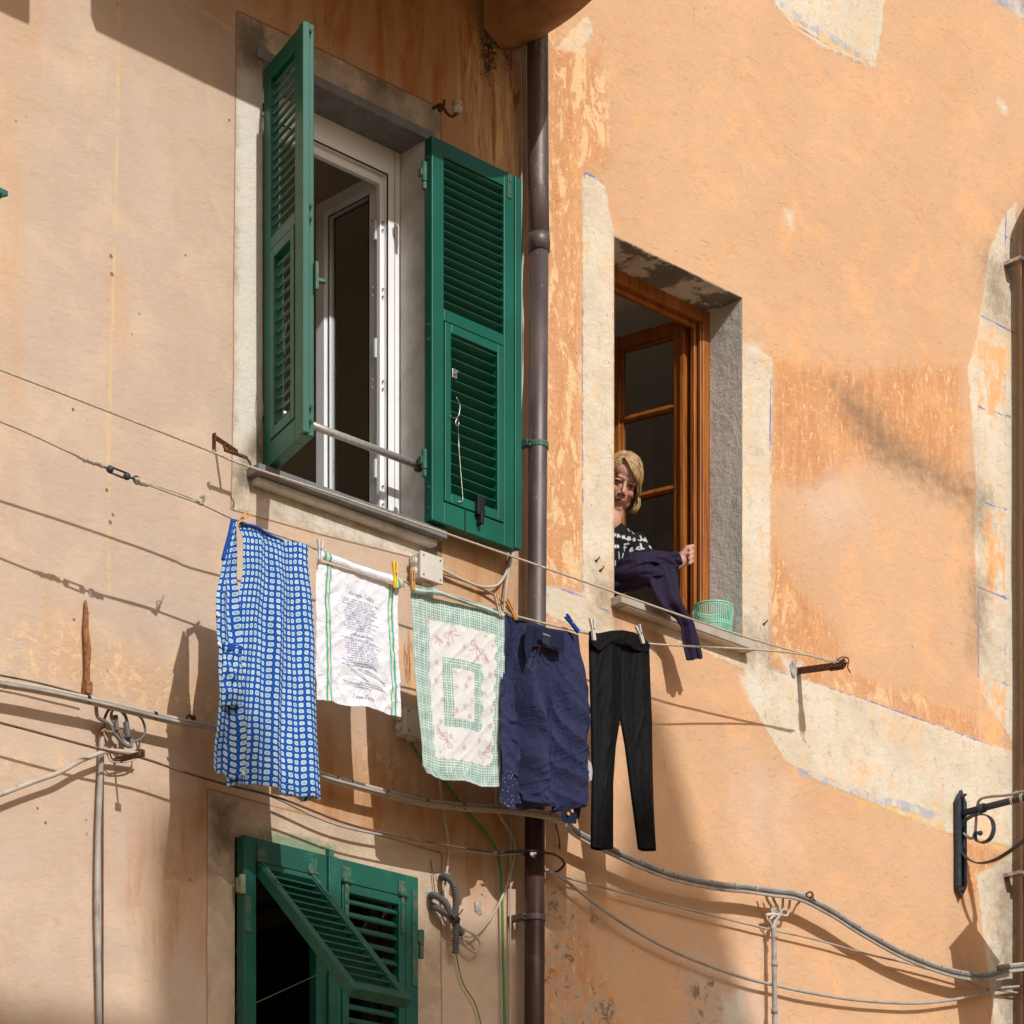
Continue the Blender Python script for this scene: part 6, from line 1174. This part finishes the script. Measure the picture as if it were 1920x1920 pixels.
# T-shirt
ts = MB()
for c, r in (((sx0, .20, shz - .115), (.168, .108, .158)), ((sx0, .25, shz - .28), (.158, .115, .17)), ((sx0, .33, shz - .45), (.175, .14, .13))): ts.add([Vector((c[0] + v.x * r[0], c[1] + v.y * r[1], c[2] + v.z * r[2])) for v in t.v], t.f)
caps(ts, (sx0 - .13, .17, shz - .035), (sx0 + .115, .15, shz - .045), .064, .064); caps(ts, SL, SL.lerp(EL, .62), .058, .054); caps(ts, SR, SR.lerp(ER, .6), .058, .054); caps(ts, (sx0 + .04, .14, shz - .01), (sx0 + .10, .14, shz - .035), .05, .055); caps(ts, (sx0 - .04, .15, shz + .0), (sx0 - .12, .16, shz - .03), .05, .055)
def teem():
    m = NT('black_printed_jersey', .85, 0, .15); m.col(m.at('paint', True)); m.bump(m.noise(9, 5, .6, m.obj((1, 1, .6)), 1), .7, .02); return m.m
tee, co = solid(ts, 'shirt', .0030, 6, teem(), pr, (sx0, .2, shz - .2))
wl = []
def wr(txt, px, py, h, sl, dy):
    s, w_ = strokes(txt, px, py, h, sl, dy); wl.extend(s)
wr('vmmmo', 1150, 1006, 10, -.1, .30); wr('Jul', 1191, 1016, 9, -.1, .40); wr('Fed', 1169, 1033, 12, -.1, .1); wr('av', 1202, 1033, 8, 0, .3); wr('za', 1150, 1027, 8, .1, 0); wl += [[(1158, 1036), (1159, 1048)], [(1167, 1038), (1165, 1046)], [(1152, 1052), (1153, 1060)], [(1176, 992), (1178, 997)], [(1184, 997), (1186, 1002)]]; wr('tA', 1172, 1119, 13, .3, 0); wr('uv', 1150, 1120, 10, .2, 0); wr('F', 1186, 1115, 13, -.4, .3)
wl += [[(1184, 1123), (1190, 1112), (1194, 1108), (1200, 1107)], [(1195, 1126), (1199, 1117), (1203, 1106)], [(1176, 1015), (1170, 1010)]]
xp = lambda q: W(q[0], q[1], -.10); pl = [[(xp(q).x, xp(q).z) for q in l_] for l_ in wl]; d = np.full(len(co), 1.); P = co[:, [0, 2]].astype(float)
for l_ in pl:
    q = np.array(l_)
    for i in range(len(q) - 1): d = np.minimum(d, seg_d(P, q[i], q[i + 1]))
a = edge(d, .0019, .0016)[:, None] * (co[:, 1:2] < .17); C = np.array((.010, .011, .014)) * (1 - a) + np.array((.72, .72, .74)) * a
ca = tee.data.color_attributes.new('paint', 'FLOAT_COLOR', 'POINT'); ca.data.foreach_set('color', np.concatenate([C, np.ones((len(C), 1))], 1).ravel().astype(np.float32))
# trousers (below the sill)
tp = MB(); caps(tp, (sx0, .33, shz - .46), (sx0, .35, shz - .56), .17, .17)
for s in (-.085, .085): caps(tp, (sx0 + s, .36, shz - .56), (sx0 + s, .40, shz - .9), .095, .072); caps(tp, (sx0 + s, .40, shz - .9), (sx0 + s, .44, HR[2] - .88), .07, .058)
solid(tp, 'trousers', .01, 3, M['black_plastic'], pr, (sx0, .35, HR[2] - .5))
# ---- the wet garment she is holding over the sill
gm_ = MB()
def chain(P, fl=1, n=12):
    Q = smooth_pts([W(p[0], p[1], p[2]) for p in P], 4); r = np.interp(np.linspace(0, 1, len(Q)), np.linspace(0, 1, len(P)), [p[3] for p in P]); gm_.tube(Q, list(map(float, r)), n, True, fl); gm_.sph(Q[0], float(r[0]), 8); gm_.sph(Q[-1], float(r[-1]) * .8, 8)
chain([(1150, 1092, -.07, .042), (1176, 1070, -.0, .045), (1205, 1058, .06, .040), (1240, 1052, .07, .033), (1262, 1048, .07, .026), (1276, 1047, .065, .018)])
chain([(1150, 1098, -.07, .040), (1178, 1090, -.0, .040), (1210, 1078, .075, .046), (1240, 1085, .09, .036)])
chain([(1184, 1052, .02, .024), (1210, 1046, .055, .026), (1245, 1044, .06, .022)])
caps(gm_, W(1262, 1058, .065), W(1240, 1080, .085), .02, .026)
MGm = fabric('navy_wet_cotton', (.024, .016, .044), .75, .4, 14)
gt, co = solid(gm_, 'garment', .0038, 5, MGm, None, None, .5); tag(gt, 'dark navy garment gathered in the woman\'s hands, one leg hanging over the stone sill', 'garment')
me = gt.data; uv = me.uv_layers.new(name='UVMap'); nn_ = np.empty(len(me.vertices) * 3, np.float32); me.vertices.foreach_get('normal', nn_); nn_ = nn_.reshape(-1, 3); c2 = np.empty_like(nn_); me.vertices.foreach_get('co', c2.ravel() if 0 else (tmpc := np.empty(len(me.vertices) * 3, np.float32))); c2 = tmpc.reshape(-1, 3)
dsp = []
for p in co:
    px_ = p[0]; along = (p[0] + p[2] * .4) if p[2] > HR[2] + .09 else p[2]; cr = p[2] * 1.0 - p[0] * .18 if p[2] > HR[2] + .09 else p[0] + p[2] * .35
    dsp.append(.016 * N3(cr * 24, along * 5, p[1] * 6) + .011 * (ridge(N3(cr * 30 + 3, along * 7, 7), 3) - .4) + .003 * N3(p[0] * 60, p[2] * 60, 2))
c2 = c2 + nn_ * np.array(dsp)[:, None]; me.vertices.foreach_set('co', c2.ravel()); lv = np.empty(len(me.loops), np.int32); me.loops.foreach_get('vertex_index', lv); uv.data.foreach_set('uv', c2[lv][:, [0, 2]].ravel()); me.update()

def leg_w(S, T_): return .085 + .045 * np.clip(T_ * 2.6, 0, 1)
def leg_d(x, z, s, t): return .020 * math.sqrt(max(0, math.sin(math.pi * s))) * (1 - .45 * t) + .012 * math.sin(s * 13 + 2.5 * t + .8) * math.sin(math.pi * s) + .010 * ridge(N3(x * 26, z * 5, 5), 3) + .005 * N3(x * 40, z * 12, 3)
cloth('trouser_leg', [(1208, 1078), (1222, 1112), (1240, 1142), (1262, 1158), (1274, 1175), (1279, 1205), (1284, 1237)], [(1262, 1062), (1266, 1092), (1271, 1120), (1281, 1146), (1295, 1172), (1304, 1205), (1314, 1233)],
      [(1208, 1078), (1230, 1062), (1262, 1062)], [(1284, 1237), (1292, 1240), (1303, 1235), (1308, 1238), (1314, 1233)], leg_w, leg_d, 46, 130, MGm, gt, thick=.012)
